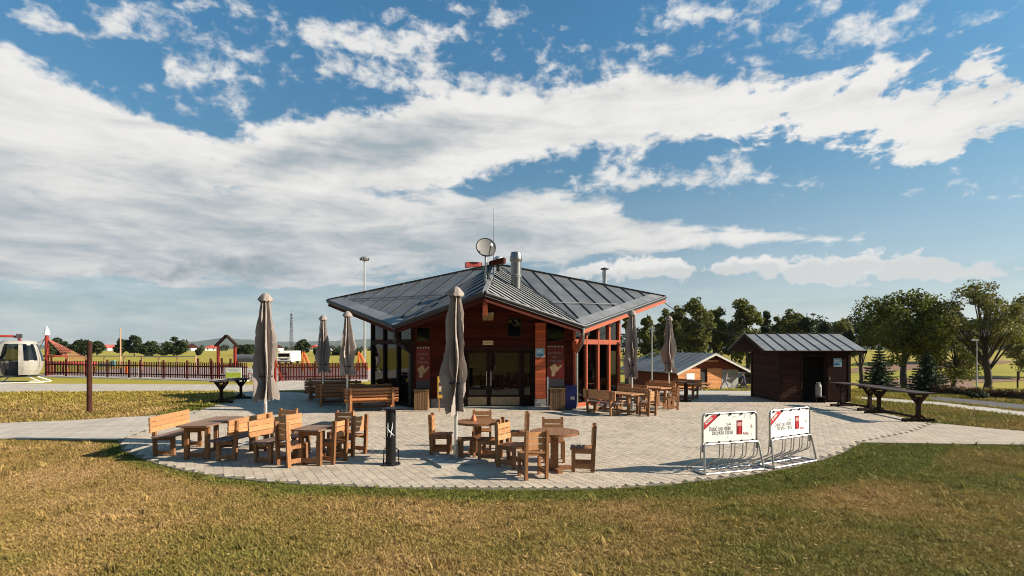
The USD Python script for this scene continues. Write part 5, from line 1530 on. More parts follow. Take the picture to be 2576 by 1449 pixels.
obj('clamp', MB().box([0, 0, 2.86], (.34, .26, .28), 20, .03), 'zinc_dark', gon)
obj('stand', MB().tube([[-1.2, -.9, -.38], [1.5, -.9, -.38], [1.5, .9, -.38], [-1.2, .9, -.38], [-1.2, -.9, -.38]], .04, 6).tube([[.7, -.6, .02], [1.5, -.9, -.36]], .04, 6).tube([[-.7, -.6, .02], [-1.2, -.9, -.36]], .04, 6).tube([[.7, .6, .02], [1.5, .9, -.36]], .04, 6).tube([[-.7, .6, .02], [-1.2, .9, -.36]], .04, 6), 'white_paint', gon)

# brown post on the lawn
bp = thing('wooden_post', 'tall dark brown wooden post standing alone on the left lawn', 'post', (*spot(225, 1037)[:2], -.05))
obj('shaft', MB().lathe([(.085, 0), (.085, 2.64), (.07, 2.70), (.004, 2.71)], n=14), 'post_wood', bp, smooth=40)
bp2 = thing('wooden_pole', 'thin pale wooden pole standing in the playground', 'post', (*spot(303, 940)[:2], 0))
obj('shaft', MB().lathe([(.07, 0), (.05, 4.2), (.004, 4.22)], n=8), 'rope_tan', bp2)

# climbing tower with rope net
ct = spot(118, 945)[:2]; ctd = ct[1]
zt = lambda py: at(0, py, ctd)[2]
tw = thing('climbing_tower', 'red climbing mast with white cone top and rope net, behind the gondola cabin', 'climbing frame', (*ct, -.03))
obj('mast', MB().lathe([(.15, 0), (.15, zt(843)), (.004, zt(843))], n=12), 'red_paint', tw)
obj('cone', MB().lathe([(.22, zt(841)), (.16, zt(830)), (.02, zt(819)), (.004, zt(819))], n=14), 'white_paint', tw, smooth=40)
net = MB(); ap = np.array([0, 0, zt(850)])
foot = [np.array([2.3, -.6, zt(905)]), np.array([2.4, 1.6, zt(905)]), np.array([-1.5, 1.5, zt(880)]), np.array([-1.4, -.6, zt(880)])]
for a in range(7):
    q = foot[0] + (foot[1] - foot[0]) * a / 6
    net.tube([ap, q], .024, 4)
for k in range(1, 9):
    s = k / 8; net.tube([ap + (foot[0] - ap) * s, ap + (foot[1] - ap) * s], .022, 4)
for q in foot[2:]: net.tube([ap, q], .03, 4)
net.tube([[-.95, 0, zt(892)], ap + [0, 0, .3]], .03, 4)
obj('rope_net', net, 'rope_red', tw)
obj('platform', MB().span([-.7, -.1, zt(897)], [.7, 1.3, zt(893)]), 'red_paint', tw)
for sx in (-.65, .65): obj('leg', MB().tube([[sx, 1.2, 0], [sx, 1.2, zt(893)]], .06, 6), 'red_paint', tw)
# mats, trampoline, springers
rm = thing('bouncy_mat', 'coral red padded rim of a large trampoline behind the fence', 'trampoline', (BW(185, 50), 50, 0))
obj('rim', MB().tube([[1.9 * math.cos(a), 1.1 * math.sin(a), .95] for a in np.linspace(0, 2 * np.pi, 25)], .16, 6, False), 'coral', rm, smooth=True)
obj('mat', MB().poly(Point(0, 0).buffer(1).envelope.buffer(0).intersection(Point(0, 0).buffer(1.0)), .93, .97), 'black_plastic', rm)
for k in range(8):
    a = k * math.pi / 4 + .2; obj('leg', MB().tube([[1.85 * math.cos(a), 1.05 * math.sin(a), 0], [1.85 * math.cos(a), 1.05 * math.sin(a), .9]], .045, 6), 'coral', rm)
rr_ = thing('spring_rocker', 'teal spring rocker behind the fence right of the brown post', 'playground toy', (BW(270, 50), 50, 0))
obj('body', MB().box([0, 0, .78], (1.5, .3, .30), 0, .08).box([.55, 0, 1.05], (.35, .22, .30), 0, .06), 'teal_plastic', rr_)
obj('spring', MB().tube([[.12 * math.cos(q * 5), .12 * math.sin(q * 5), .05 + q * .1] for q in np.linspace(0, 6, 40)], .025, 5), 'zinc_dark', rr_)
ry = thing('see_saw', 'yellow and orange see-saw behind the fence left of the house frame', 'playground toy', (BW(320, 49), 49, 0), 10)
obj('beam', MB().beam([-1.3, 0, .55], [1.3, 0, .85], .16, .12), 'yellow_plastic', ry)
obj('stand', MB().box([0, 0, .33], (.25, .4, .66), 0, .04), 'orange_plastic', ry)
for q in (-1, 1): obj('seat', MB().box([q * 1.15, 0, .70 + q * .15], (.4, .34, .06)), 'orange_plastic', ry)
# balance course of posts and rails
bc = thing('balance_course', 'line of pale posts and rails across the back of the playground', 'climbing frame', (0, 0, 0))
pA_ = [(BW(px, d), d) for px, d in ((128, 60), (170, 59.5), (215, 59), (262, 58.5), (312, 58), (356, 57.6), (400, 57.2), (446, 56.8), (492, 56.4))]
for x, y in pA_: obj('post', MB().tube([[x, y, -.05], [x, y, 1.55]], .065, 6), 'rope_tan', bc)
for a, b in zip(pA_, pA_[1:]): obj('rail', MB().tube([[*a, 1.48], [*b, 1.48]], .05, 6), 'dish_grey', bc)
for px, d in ((498, 48), (530, 47.5), (558, 50), (580, 47)):
    t_ = thing('stepping_post', 'short wooden stepping post near the red house-shaped frame, ' + {498: 'farthest left', 530: 'second from left', 558: 'inside the frame', 580: 'right of the frame'}[px], 'post', (BW(px, d), d, -.02), 0, 'stepping posts in the playground')
    obj('shaft', MB().lathe([(.10, 0), (.10, 1.45), (.004, 1.47)], n=8), 'post_wood', t_)
# red house-shaped frame
hd = 43.0
hx0, hx1 = BW(549, hd), BW(591, hd)
zh = lambda py: at(0, py, hd)[2]
hf_ = thing('house_frame', 'red house-shaped timber frame with dark gable roof in the playground', 'playhouse', ((hx0 + hx1) / 2, hd, -.03))
hw_ = (hx1 - hx0) / 2
for sx in (-1, 1):
    obj('post', MB().box([sx * hw_, 0, zh(868) / 2], (.17, .17, zh(868)), 0, .01), 'red_paint', hf_)
    obj('roof_slope', MB().beam([sx * (hw_ + .22), .5, zh(869)], [0, .5, zh(843)], 1.3, .12, up=(0, 1, 0)) if False else MB().frame([sx * (hw_ + .2) / 2, 0, (zh(869) + zh(843)) / 2], (lambda a: [[sx * math.cos(a), 0, -math.sin(a)], [0, 1, 0], [sx * math.sin(a), 0, math.cos(a)]])(math.atan2(zh(843) - zh(869), hw_ + .2)), [math.hypot(hw_ + .22, zh(843) - zh(869)) / 2 + .03, .20, .06]), 'dark_wood', hf_)
obj('platform', MB().box([0, 0, 1.0], (hw_ * 2 - .17, .14, .10)), 'red_paint', hf_)
tn_ = thing('tunnel_tube', 'dark grey crawling tube right of the red house frame', 'playground toy', (BW(620, 46), 46, 0))
obj('tube', MB().tube([[-.95, .2, zh(902) - .05], [1.6, .3, zh(902) - .05]], .34, 16), 'grey_plastic', tn_, smooth=40)
for x in (-.7, 1.2): obj('leg', MB().box([x, .25, .55], (.1, .4, 1.1)), 'rope_tan', tn_)
for k, (px, d, col, lab) in enumerate(((765, 56, 'orange_plastic', 'orange slide with curved chute left of the two shaded parasols'), (905, 55, 'orange_plastic', 'orange slide seen between the second shaded parasol and the restaurant'), (860, 57, 'orange_plastic', 'orange slide just left of the nearer shaded parasol'))):
    t_ = thing('slide', lab, 'slide', (BW(px, d), d, 0), 0, 'orange slides')
    obj('chute', MB().tube([[0, 0, 1.75], [.18, -.1, 1.55], [.55, -.3, .75], [.8, -.4, .3], [1.05, -.5, .22]], [.15, .16, .16, .16, .14], 6), col, t_, smooth=40)
    for q in (-1, 1): obj('ladder_post', MB().tube([[-.15, q * .22, 0], [-.10, q * .22, 2.0]], .06, 6), col, t_)
    for z in (.4, .8, 1.2): obj('rung', MB().tube([[-.14, -.22, z], [-.14, .22, z]], .03, 5), 'steel', t_)

# dark car by the far hut
cd_ = 56.0
car = thing('parked_car', 'dark car parked right of the far hut, half hidden by the shed', 'car', (BW(1893, cd_), cd_, zs(BW(1893, cd_), cd_) + .03), 0)
Mc = np.array([[1, 0, 0, 0], [0, 0, -1, .8], [0, 1, 0, 0], [0, 0, 0, 1.0]])
obj('body', MB().poly(Polygon([(-2.0, .28), (2.0, .28), (2.05, .62), (1.9, .84), (1.0, .92), (-1.75, .95), (-2.05, .75)]), 0, 1.6, Mc), 'black_metal', car)
obj('cabin', MB().poly(Polygon([(-1.5, .95), (1.0, .92), (.35, 1.38), (-1.05, 1.42)]), .1, 1.5, Mc), 'black_metal', car)
obj('side_window', MB().poly(Polygon([(-1.25, .99), (.78, .97), (.28, 1.31), (-.98, 1.34)]), 1.5, 1.515, Mc), 'dark_glass', car)
for q in (-1.25, 1.25): obj('wheel', MB().tube([[q, -.82, .31], [q, -.62, .31]], .31, 14), 'rubber', car)

# white camper van
vd = 78.0
van = thing('camper_van', 'white camper van parked beyond the playground, right of the left parasol', 'van', (BW(716, vd), vd, zs(0, vd)), 8)
obj('cab', MB().poly(Polygon([(-1.0, .35), (1.0, .35), (1.0, 1.05), (.86, 1.75), (-.86, 1.75), (-1.0, 1.05)]), 0, 1.6, np.array([[1, 0, 0, 0], [0, 0, 1, -.3], [0, 1, 0, 0], [0, 0, 0, 1.0]])), 'white_paint', van)
obj('box_body', MB().box([0, 3.0, 1.20], (2.0, 4.2, 1.55), 0, .12), 'white_paint', van)
obj('windscreen', MB().beam([0, -.305, 1.14], [0, -.305, 1.62], 1.5, .02, up=(0, 1, 0)) if False else MB().span([-.8, -.325, 1.12], [.8, -.302, 1.62]), 'dark_glass', van)
obj('grille', MB().span([-.5, -.33, .68], [.5, -.305, .9]), 'black_plastic', van)
obj('bumper', MB().span([-1.0, -.42, .32], [1.0, -.31, .56], .04), 'grey_plastic', van)
for q in (-1, 1):
    obj('headlight', MB().span([q * .62 - .16, -.335, .78], [q * .62 + .16, -.305, .98]), 'steel', van)
    obj('wheel', MB().tube([[q * .98, .35, .34], [q * .74, .35, .34]], .34, 14), 'rubber', van)
    obj('wheel', MB().tube([[q * .98, 3.9, .34], [q * .74, 3.9, .34]], .34, 14), 'rubber', van)

# ------------------------------------------------------------------ far hut on the lower ground
hyaw = 22.3
hz = zs(18, 52)
hut = thing('far_hut', 'low wooden hut with wide grey gable roof and sunlit orange front, beyond the yard', 'hut', (16.0, 51.0, hz), hyaw)
GWd, HL, eh, rh = 7.6, 8.6, 2.0, 3.52
Mg = np.array([[1, 0, 0, 0], [0, 0, -1, 0], [0, 1, 0, 0], [0, 0, 0, 1.0]])
gab = Polygon([(0, 0), (GWd, 0), (GWd, eh), (GWd / 2, rh - .15), (0, eh)])
obj('base_wall', MB().poly(gab.difference(sbox(2.75, 0, 3.55, 2.0)), -.15, 0, Mg), 'hut_dark', hut)
low = sbox(.0, 0, GWd, 1.95)
for k in range(16):
    for a, b, mt in ((0, 2.7, 'hut_wood'), (3.6, 5.4, 'hut_wood'), (5.45, GWd, 'plinth_stone')):
        if mt == 'plinth_stone' and k % 3: continue
        hgt = .125 if mt != 'plinth_stone' else .375
        z = k * .125
        if z + hgt > 2.03: continue
        obj('plank' if mt != 'plinth_stone' else 'stone_course', MB().poly(sbox(a, z + .005, b, z + hgt - .005), 0.001, .035, Mg), mt, hut)
obj('tie_beam', MB().poly(sbox(1.9, 2.66, 4.9, 2.84), .001, .12, Mg), 'pine_light', hut)
obj('door', MB().poly(sbox(2.78, .02, 3.52, 1.98), -.13, -.09, Mg), 'interior', hut)
wn_ = sub('window', hut)
obj('window_frame', MB().poly(sbox(1.0, .75, 2.0, 1.55).difference(sbox(1.07, .82, 1.93, 1.48)), .036, .07, Mg), 'white_paint', wn_)
obj('pane', MB().poly(sbox(1.07, .82, 1.93, 1.48), .037, .05, Mg), 'sign_white', wn_)
obj('left_wall', MB().span([0, .15, 0], [.14, HL, eh]), 'hut_dark', hut)
obj('right_wall', MB().span([GWd - .14, .15, 0], [GWd, HL, eh]), 'hut_dark', hut)
rf = sub('roof', hut)
for q in (-1, 1):
    e0 = np.array([GWd / 2 + q * (GWd / 2 + .9), -1.0, eh - .36]); r0 = np.array([GWd / 2, -1.0, rh])
    dv = r0 - e0; Ls = np.linalg.norm(dv); dv /= Ls
    M = np.eye(4); M[:3, 0] = [0, 1, 0]; M[:3, 1] = dv; M[:3, 2] = np.cross([0, 1, 0], dv); M[:3, 3] = e0
    up = 1 if M[2, 2] > 0 else -1
    n = 11; ww = (HL + 1.6) / n
    for k in range(n):
        mbx = MB().poly(sbox(k * ww + .01, 0, (k + 1) * ww - .01, Ls), min(0, .03 * up), max(0, .03 * up), M).poly(sbox(k * ww - .02, 0, k * ww + .02, Ls), min(0, .06 * up), max(0, .06 * up), M)
        obj('roof_panel', mbx, 'zinc', rf)
    obj('barge_board', MB().beam(e0 + [0, .02, -.10], r0 + [0, .02, -.10], .06, .18), 'kerb_stone', rf)
    obj('roof_boards', MB().poly(sbox(.04, .03, HL + 1.5, Ls - .05), -.08 if up > 0 else .012, -.012 if up > 0 else .08, M), 'soffit_wood', rf)
hb = thing('picnic_bench', 'pale picnic table in front of the sunlit hut wall', 'bench', (18.0, 49.9, zs(18, 49.9)), hyaw)
obj('top', MB().box([0, 0, .72], (1.7, .7, .05)), 'pine_light', hb)
for q in (-1, 1):
    obj('seat', MB().box([0, q * .62, .44], (1.7, .26, .05)), 'pine_light', hb)
    obj('leg', MB().beam([q * .6, -.6, 0], [q * .6, .3, .70], .08, .08).beam([q * .6, .6, 0], [q * .6, -.3, .70], .08, .08), 'table_warm', hb)


def person(label, loc, rz, H, lean, top, legs, stride, hold):
    t = thing('person', label, 'person', loc, rz)
    k = H / 1.75
    J = {'hip': (0, 0, .93, .125), 'chest': (0, lean * .5, 1.30, .145), 'neck': (0, lean * .7, 1.47, .055), 'head': (0, lean * .8 + .02, 1.63, .098), 'chin': (0, lean * .8 + .06, 1.56, .06)}
    for s, q in ((-1, 'l'), (1, 'r')):
        J['hip' + q] = (s * .09, 0, .90, .095); J['knee' + q] = (s * .10, stride * s * .22 + .03, .50, .062); J['ank' + q] = (s * .10, stride * s * .38 - (.05 if s * stride < 0 else 0), .09, .042); J['toe' + q] = (s * .11, stride * s * .38 + .16, .035, .034)
        J['sh' + q] = (s * .185, lean * .6, 1.40, .062); J['el' + q] = (s * .25, lean * .6 - stride * s * .10, 1.13, .045); J['wr' + q] = (s * (.22 if hold else .27), lean * .6 + (.22 if hold else -stride * s * .16), (1.10 if hold else .88), .032)
        J['pm' + q] = (s * (.20 if hold else .275), lean * .6 + (.29 if hold else -stride * s * .20), (1.09 if hold else .80), .036)
        for m in range(4): J['f%d' % m + q] = (s * ((.19 if hold else .275)) + .016 * (m - 1.5), lean * .6 + (.36 if hold else -stride * s * .20 + .012), ((1.07 if hold else .715) + .006 * abs(m - 1.5)), .010)
        J['th' + q] = (s * (.16 if hold else .245), lean * .6 + (.32 if hold else -stride * s * .20 + .04), (1.10 if hold else .76), .011)

    def hull(names, grow=0.0):
        pts = []
        for nme in names:
            x, y, z, r = J[nme]; s = trimesh.creation.icosphere(1, (r + grow) * k); pts.append(s.vertices + np.array([x, y, z]) * k)
        return manifold3d.Manifold.hull_points(np.vstack(pts))

    def union(bones, grow=0.0, L=.05):
        m = hull(bones[0], grow)
        for b in bones[1:]: m = m + hull(b, grow)
        mm = m.refine_to_length(L).to_mesh(); tm = trimesh.Trimesh(mm.vert_properties[:, :3], mm.tri_verts)
        trimesh.smoothing.filter_taubin(tm, iterations=4)
        return np.array(tm.vertices), np.array(tm.faces)
    torso = [['hip', 'hipl', 'hipr', 'chest'], ['chest', 'shl', 'shr']]
    arms = [[a + q, b + q] for q in 'lr' for a, b in (('sh', 'el'), ('el', 'wr'))]
    hands = [['wr' + q, 'pm' + q] for q in 'lr'] + [['pm' + q, 'f%d' % m + q] for q in 'lr' for m in range(4)] + [['pm' + q, 'th' + q] for q in 'lr']
    leg = [[a + q, b + q] for q in 'lr' for a, b in (('hip', 'knee'), ('knee', 'ank'), ('ank', 'toe'))]
    obj('body', union(torso + [['chest', 'neck'], ['neck', 'head'], ['head', 'chin']] + arms + hands + leg), 'skin', t, smooth=True)
    obj('top', union(torso + [[a + q, b + q] for q in 'lr' for a, b in (('sh', 'el'),)], .014), top, t, smooth=True)
    obj('trousers', union([['hip', 'hipl', 'hipr']] + [[a + q, b + q] for q in 'lr' for a, b in (('hip', 'knee'), ('knee', 'ank'))], .012), legs, t, smooth=True)
    x, y, z, r = J['head']
    hc = trimesh.creation.icosphere(2, r * 1.1 * k); v = hc.vertices; v = v[:] + np.array([x, y - .018, z + .018]) * k
    keep = [f for f in hc.faces if (v[f].mean(0)[1] < (y + .045) * k or v[f].mean(0)[2] > (z + .065) * k) and v[f].mean(0)[2] > (z - .05) * k]
    obj('hair', (v, np.array(keep)), 'hair_dark', t, smooth=True)
    fc = MB()
    for s in (-1, 1): fc.tm(trimesh.creation.icosphere(1, .012).apply_translation(np.array([s * .035, y + .095, z + .005]) * k))
    obj('eyes', fc, 'print_dark', t)
    obj('nose', MB().tm(trimesh.creation.icosphere(1, .016).apply_translation(np.array([0, y + .102, z - .025]) * k)), 'skin', t)
    obj('shoes', union([['ankl', 'toel'], ['ankr', 'toer']], .014), 'print_dark', t, smooth=True)
    return t


px_ = spot(1823, 975.5, hz); person('person in a grey top walking stooped past the sunlit hut front', (BW(1823, 51.5), 51.5, zs(BW(1823, 51.5), 51.5) + .03), -90, 1.62, .22, 'cloth_grey', 'cloth_grey', 1.0, True)
person('person in dark clothes walking right of the hut, next to the shed corner', (BW(1871, 50.5), 50.5, zs(BW(1871, 50.5), 50.5) + .03), 70, 1.66, .05, 'cloth_dark', 'cloth_dark', .9, False)

# ------------------------------------------------------------------ lamps, mast
def lamp_post(px, ptop, d, r, label, head, name='lamp_post'):
    x = BW(px, d); g = zs(x, d); H = at(px, ptop, d)[2] - g
    t = thing(name, label, 'lamp', (x, d, g))
    obj('pole', MB().lathe([(r * 1.3, 0), (r, H * .5), (r * .8, H), (.004, H)], n=10), 'galvanised', t, smooth=40)
    if head == 'ring':
        obj('crown', MB().lathe([(.10, H - .1), (.42, H + .02), (.44, H + .30), (.30, H + .42), (.004, H + .44)], n=14), 'zinc_light', t, smooth=40)
        for k in range(6):
            a = k * math.pi / 3; obj('floodlight', MB().box([.45 * math.cos(a), .45 * math.sin(a), H + .12], (.18, .30, .22), math.degrees(a)), 'grey_plastic', t)
    else:
        obj('lamp_head', MB().box([-.12, 0, H + .02], (.42, .16, .10), 0, .03), 'sign_white' if head == 'white' else 'zinc_dark', t)


lamp_post(917, 655, 62, .11, 'tall floodlight pole behind the left roof slope of the restaurant', 'ring', 'floodlight_pole')
lamp_post(1640, 818, 47, .06, 'street lamp left of the rightmost parasol, behind the restaurant', 'arm')
lamp_post(2046, 793, 112, .11, 'floodlight pole standing among the poplars above the shed roof', 'ring', 'floodlight_pole')
lamp_post(2457, 856, 37, .045, 'slim street lamp with white head in front of the big open-crowned tree', 'white')
dm_ = 380.0
mx_, mz0 = BW(733, dm_), zs(BW(733, dm_), dm_)
lm = thing('lattice_mast', 'grey lattice radio mast on the horizon right of the left parasol', 'mast', (mx_, dm_, mz0))
Hm = at(733, 789, dm_)[2] - mz0
lg = MB()
for sx in (-1, 1):
    for sy in (-1, 1): lg.tube([[sx * 1.0, sy * 1.0, 0], [sx * .45, sy * .45, Hm]], .13, 4)
obj('legs', lg, 'zinc_dark', lm)
brc = MB(); nb = 13
for k in range(nb):
    z0, z1 = Hm * k / nb, Hm * (k + 1) / nb; w0, w1 = 1.0 - .55 * k / nb, 1.0 - .55 * (k + 1) / nb
    for s in (-1, 1): brc.tube([[-w0, s * w0, z0], [w1, s * w1, z1]], .07, 4).tube([[w0, s * w0, z0], [-w1, s * w1, z1]], .07, 4).tube([[s * w0, -w0, z0], [s * w1, w1, z1]], .07, 4)
obj('bracing', brc, 'zinc_dark', lm)
obj('antenna', MB().tube([[0, 0, Hm - 1], [0, 0, Hm + 3]], .08, 5), 'zinc_dark', lm)

# ------------------------------------------------------------------ trees
def leaves(centres, radii, n, size, rg, up=.35, flat=.85):
    """n leaf-sized faces spread through the clumps"""
    w = radii ** 2; k = rg.choice(len(radii), n, p=w / w.sum())
    d = rg.normal(size=(n, 3)); d /= np.linalg.norm(d, axis=1, keepdims=True)
    u = rg.random(n) ** .45
    p = centres[k] + d * (radii[k] * u)[:, None] * [1, 1, flat]
    nrm = d * .6 + rg.normal(size=(n, 3)) * .7 + [0, 0, up]; nrm /= np.linalg.norm(nrm, axis=1, keepdims=True)
    a = np.cross(nrm, rg.normal(size=(n, 3))); a /= np.linalg.norm(a, axis=1, keepdims=True); b = np.cross(nrm, a)
    s = size * (0.6 + .8 * rg.random(n))[:, None]
    v = np.stack([p - a * s, p - b * s * .55 + nrm * s * .12, p + a * s, p + b * s * .55 + nrm * s * .12], 1).reshape(-1, 3)
    i = np.arange(n)[:, None] * 4
    f = np.concatenate([i + [0, 1, 2], i + [0, 2, 3]], 0)
    return v, f


def tree(name, label, px, ptop, hw, d, leafm, n, size, cb=.30, seed=1, bark='bark', shape='round', group=None, clumps=26, cr=.36, limbs=8, lean=0.0, cat='tree', open_=0.0):
    rg = np.random.default_rng(seed * 31 + 5)
    x = BW(px, d); g = zs(x, d); H = at(px, ptop, d)[2] - g; Rw = hw * d / FP
    t = thing(name, label, cat, (x, d, g - .05), 0, group)
    zc, hh = H * (1 + cb) / 2, H * (1 - cb) / 2
    C, r = [], []
    for k in range(clumps):
        q = rg.normal(size=3); q /= np.linalg.norm(q); u = rg.uniform(.45 + open_ * .3, .86)
        wz_ = 1.0 if shape == 'round' else (1.15 - .5 * (q[2] * u + 1) / 2)
        C.append([q[0] * u * Rw * wz_ + lean * q[2] * hh * .3, q[1] * u * Rw * .9 * wz_, zc + q[2] * u * hh]); r.append(cr * Rw * rg.uniform(.55, 1.1) * (1 if shape == 'round' else .8))
    C, r = np.array(C), np.array(r)
    C[:, 2] = np.minimum(C[:, 2], H - r * .8)
    obj('crown', leaves(C, r, n, size, rg), leafm, t)
    tr = MB(); tr_r = max(.05, H * .017) * (1.3 if shape == 'round' else .8)
    hs_ = np.linspace(0, 1, 9)
    ax = np.stack([lean * hs_ ** 2 * hh * .4 + .05 * Rw * np.sin(hs_ * 5 + seed), .04 * Rw * np.cos(hs_ * 4 + seed), hs_ * H * (.72 if shape == 'round' else .9)], 1); ax[0, :2] = 0
    tr.tube(ax, tr_r * (1.25 - 1.0 * hs_) + .02, 9)
    tr.tube([[0, 0, 0], [0, 0, H * .03]], [tr_r * 1.7, tr_r * 1.2], 9)
    obj('trunk', tr, bark, t, smooth=40)
    if limbs:
        for k in np.argsort(-r)[:limbs]:
            i0 = rg.integers(2, 6); a = ax[i0]; m = (a + C[k]) / 2 + [0, 0, .08 * H * rg.uniform(-.3, 1)]
            if C[k][2] < a[2]: a = ax[2]
            obj('limb', MB().tube([a, m, C[k]], [tr_r * .42, tr_r * .28, tr_r * .10], 6), bark, t)
    return t


tree('broadleaf_tree', 'big dense dark green tree right of the shed', 2278, 706, 112, 41, 'leaf_lime', 15000, .115, cb=.20, seed=4, clumps=46, cr=.34, limbs=12)
tree('open_tree', 'tall tree with open airy crown and dark trunk at the right edge', 2480, 698, 118, 39, 'leaf_olive', 9500, .095, cb=.34, seed=8, clumps=60, cr=.22, limbs=26, open_=.5)
tree('low_tree', 'low spreading tree between the two big trees on the right', 2400, 805, 80, 43, 'leaf_lime', 7000, .10, cb=.12, seed=12, clumps=30, cr=.34, limbs=10)
tree('thin_tree', 'slim young tree just right of the dark shed', 2165, 790, 48, 52, 'leaf_dark', 3500, .12, cb=.2, seed=14, clumps=20)
tree('edge_tree', 'yellowish bushy tree at the right edge of the view behind the meadow', 2590, 795, 75, 66, 'leaf_olive', 5500, .17, cb=.05, seed=21, clumps=26)
tree('edge_tree', 'dark tree behind the gap between the two big trees on the right', 2410, 752 + 30, 70, 88, 'leaf_dark', 4000, .25, cb=.05, seed=23, clumps=24)
PG = 'tall trees in a row behind the far hut'
for k, (px, top, hw, d, kind_, lab) in enumerate([
        (1628, 772, 24, 84, 'leaf_mid', 'slim tree half hidden by the right roof tip of the restaurant'), (1672, 760, 26, 92, 'leaf_mid', 'tree rising between the two right parasols'), (1703, 752, 30, 88, 'leaf_mid', 'airy tree right of the rightmost parasol'),
        (1752, 735, 42, 80, 'leaf_mid', 'tallest tree of the row, above the left part of the hut roof'), (1797, 742, 36, 84, 'leaf_mid', 'tall tree leaning on the tallest one, above the hut gable'), (1880, 735, 46, 82, 'leaf_mid', 'big rounded tall tree directly above the left end of the shed roof'),
        (1926, 764, 15, 90, 'leaf_dark', 'dark slim poplar above the shed roof, left one'), (1957, 775, 15, 92, 'leaf_mid', 'pale slim poplar above the middle of the shed roof'), (1990, 764, 36, 86, 'leaf_olive', 'yellow-green tree above the middle of the shed roof'),
        (2030, 770, 18, 84, 'leaf_dark', 'narrow tree left of the floodlight pole'), (2075, 790, 20, 96, 'leaf_dark', 'dark narrow tree right of the floodlight pole'), (2112, 795, 34, 90, 'leaf_olive', 'low broad tree above the right end of the shed roof'),
        (1840, 800, 26, 110, 'leaf_dark', 'short dark tree in the gap between the two tallest trees')]):
    tree('row_tree', lab, px, top, hw, d, kind_, 4300 if hw > 22 else 2300, .27, cb=.04, seed=40 + k, shape='round' if hw > 28 else 'tall', group=PG, clumps=64 if hw > 22 else 40, cr=.40 if hw > 22 else .62, limbs=5)
tree('peeping_tree', 'treetop peeping over the right roof ridge of the restaurant', 1578, 712, 18, 44, 'leaf_olive', 900, .14, cb=.55, seed=77, clumps=10)
LG = 'solitary trees on the fields behind the playground'
for k, (px, top, hw, d, lab) in enumerate([
        (148, 849, 26, 150, 'dark field tree right behind the rope net'), (205, 852, 26, 150, 'left one of the two dark trees either side of the brown post'), (243, 858, 22, 155, 'dark field tree just right of the brown post'), (306, 850, 22, 160, 'field tree left in the group of three behind the playground'),
        (338, 842, 19, 160, 'tallest field tree of the group of three behind the playground'), (374, 858, 27, 150, 'low broad field tree right in the group of three'), (438, 845, 27, 140, 'ragged field tree standing apart left of the house frame'), (408, 872, 16, 165, 'small bush between the ragged tree and the group of three'),
        (502, 876, 9, 170, 'small conifer-like tree left of the house frame'), (605, 868, 11, 165, 'small dark tree seen inside right of the house frame'), (623, 862, 15, 160, 'round dark tree right of the house frame'), (762, 848, 18, 145, 'upright bushy tree right of the radio mast'),
        (806, 870, 18, 160, 'low dark tree left of the shaded parasols'), (870, 874, 40, 170, 'long dark clump of trees behind the shaded parasols')]):
    tree('field_tree', lab, px, top, hw, d, 'leaf_dark', 2400, .34, cb=.06, seed=80 + k, group=LG, clumps=26, cr=.40, limbs=3)

# distant wood on the right, reads as one mass
rg = np.random.default_rng(2)
C, r = [], []
for k in range(240):
    x = rg.uniform(28, 230); d = rg.uniform(150, 185) + max(0, x - 90) * .2
    top = np.interp(x, [28, 60, 95, 130, 170, 230], [9, 11, 11, 13, 12, 13]) * rg.uniform(.75, 1.1)
    C.append([x, d, zs(x, d) + top * rg.uniform(.25, .85)]); r.append(rg.uniform(1.8, 3.6))
obj('distant_wood', leaves(np.array(C), np.array(r), 26000, .55, rg), 'leaf_far', kind='stuff')
# wood on the ski slope behind the viewer, seen in the glass of the doors
C, r = [], []
for k in range(130):
    x = rg.uniform(-55, 60); d = rg.uniform(-36, -20)
    C.append([x, d, zs(x, d) + rg.uniform(1.5, 11)]); r.append(rg.uniform(1.6, 3.2))
obj('slope_wood', leaves(np.array(C), np.array(r), 9000, .60, rg), 'leaf_dark', kind='stuff')
C, r = [], []
for k in range(150):
    x = rg.uniform(-420, 40); d = rg.uniform(440, 520)
    C.append([x, d, zs(x, d) + rg.uniform(.2, 3.4)]); r.append(rg.uniform(1.5, 4.0))
obj('distant_hedgerow', leaves(np.array(C), np.array(r), 9000, 1.0, rg), 'leaf_far', kind='stuff')

# spruces, bush, hedge


def spruce(label, px, ptop, d, hw, seed):
    rg = np.random.default_rng(seed)
    x = BW(px, d); g = zs(x, d); H = at(px, ptop, d)[2] - g; Rw = hw * d / FP
    t = thing('spruce', label, 'tree', (x, d, g - .03), 0, 'young spruces beside the standing tables')
    obj('trunk', MB().tube([[0, 0, 0], [0, 0, H * .97]], [.07, .01], 7), 'bark', t)
    tiers = 17; C, r = [], []
    for i in range(tiers):
        s = i / (tiers - 1); z = H * (.05 + .91 * s); rr = Rw * (1 - s) ** .9 + .03
        nb_ = int(11 - 5 * s)
        for k in range(nb_):
            a = 2 * np.pi * (k + .5 * (i % 2) + rg.uniform(-.2, .2)) / nb_; L = rr * rg.uniform(.75, 1.12)
            for q in np.linspace(.18, 1, 6):
                C.append([math.cos(a) * L * q, math.sin(a) * L * q, z - .30 * L * q + .26 * L * q * q]); r.append(.07 + .13 * (1.1 - q) * min(1, L))
            obj('bough', MB().tube([[0, 0, z], [math.cos(a) * L * .9, math.sin(a) * L * .9, z - .08 * L]], [.016, .006], 4), 'bark', t) if i < 9 else None
    V, F = leaves(np.array(C), np.array(r), 10000, .058, rg, up=.1, flat=.6)
    obj('needles', (V, F), 'needle', t)


spruce('young spruce behind the standing table, right of the shed', 2212, 866, 33, 52, 3)
spruce('young spruce right behind the nearest standing table, in front of the big tree', 2332, 878, 28.5, 52, 4)


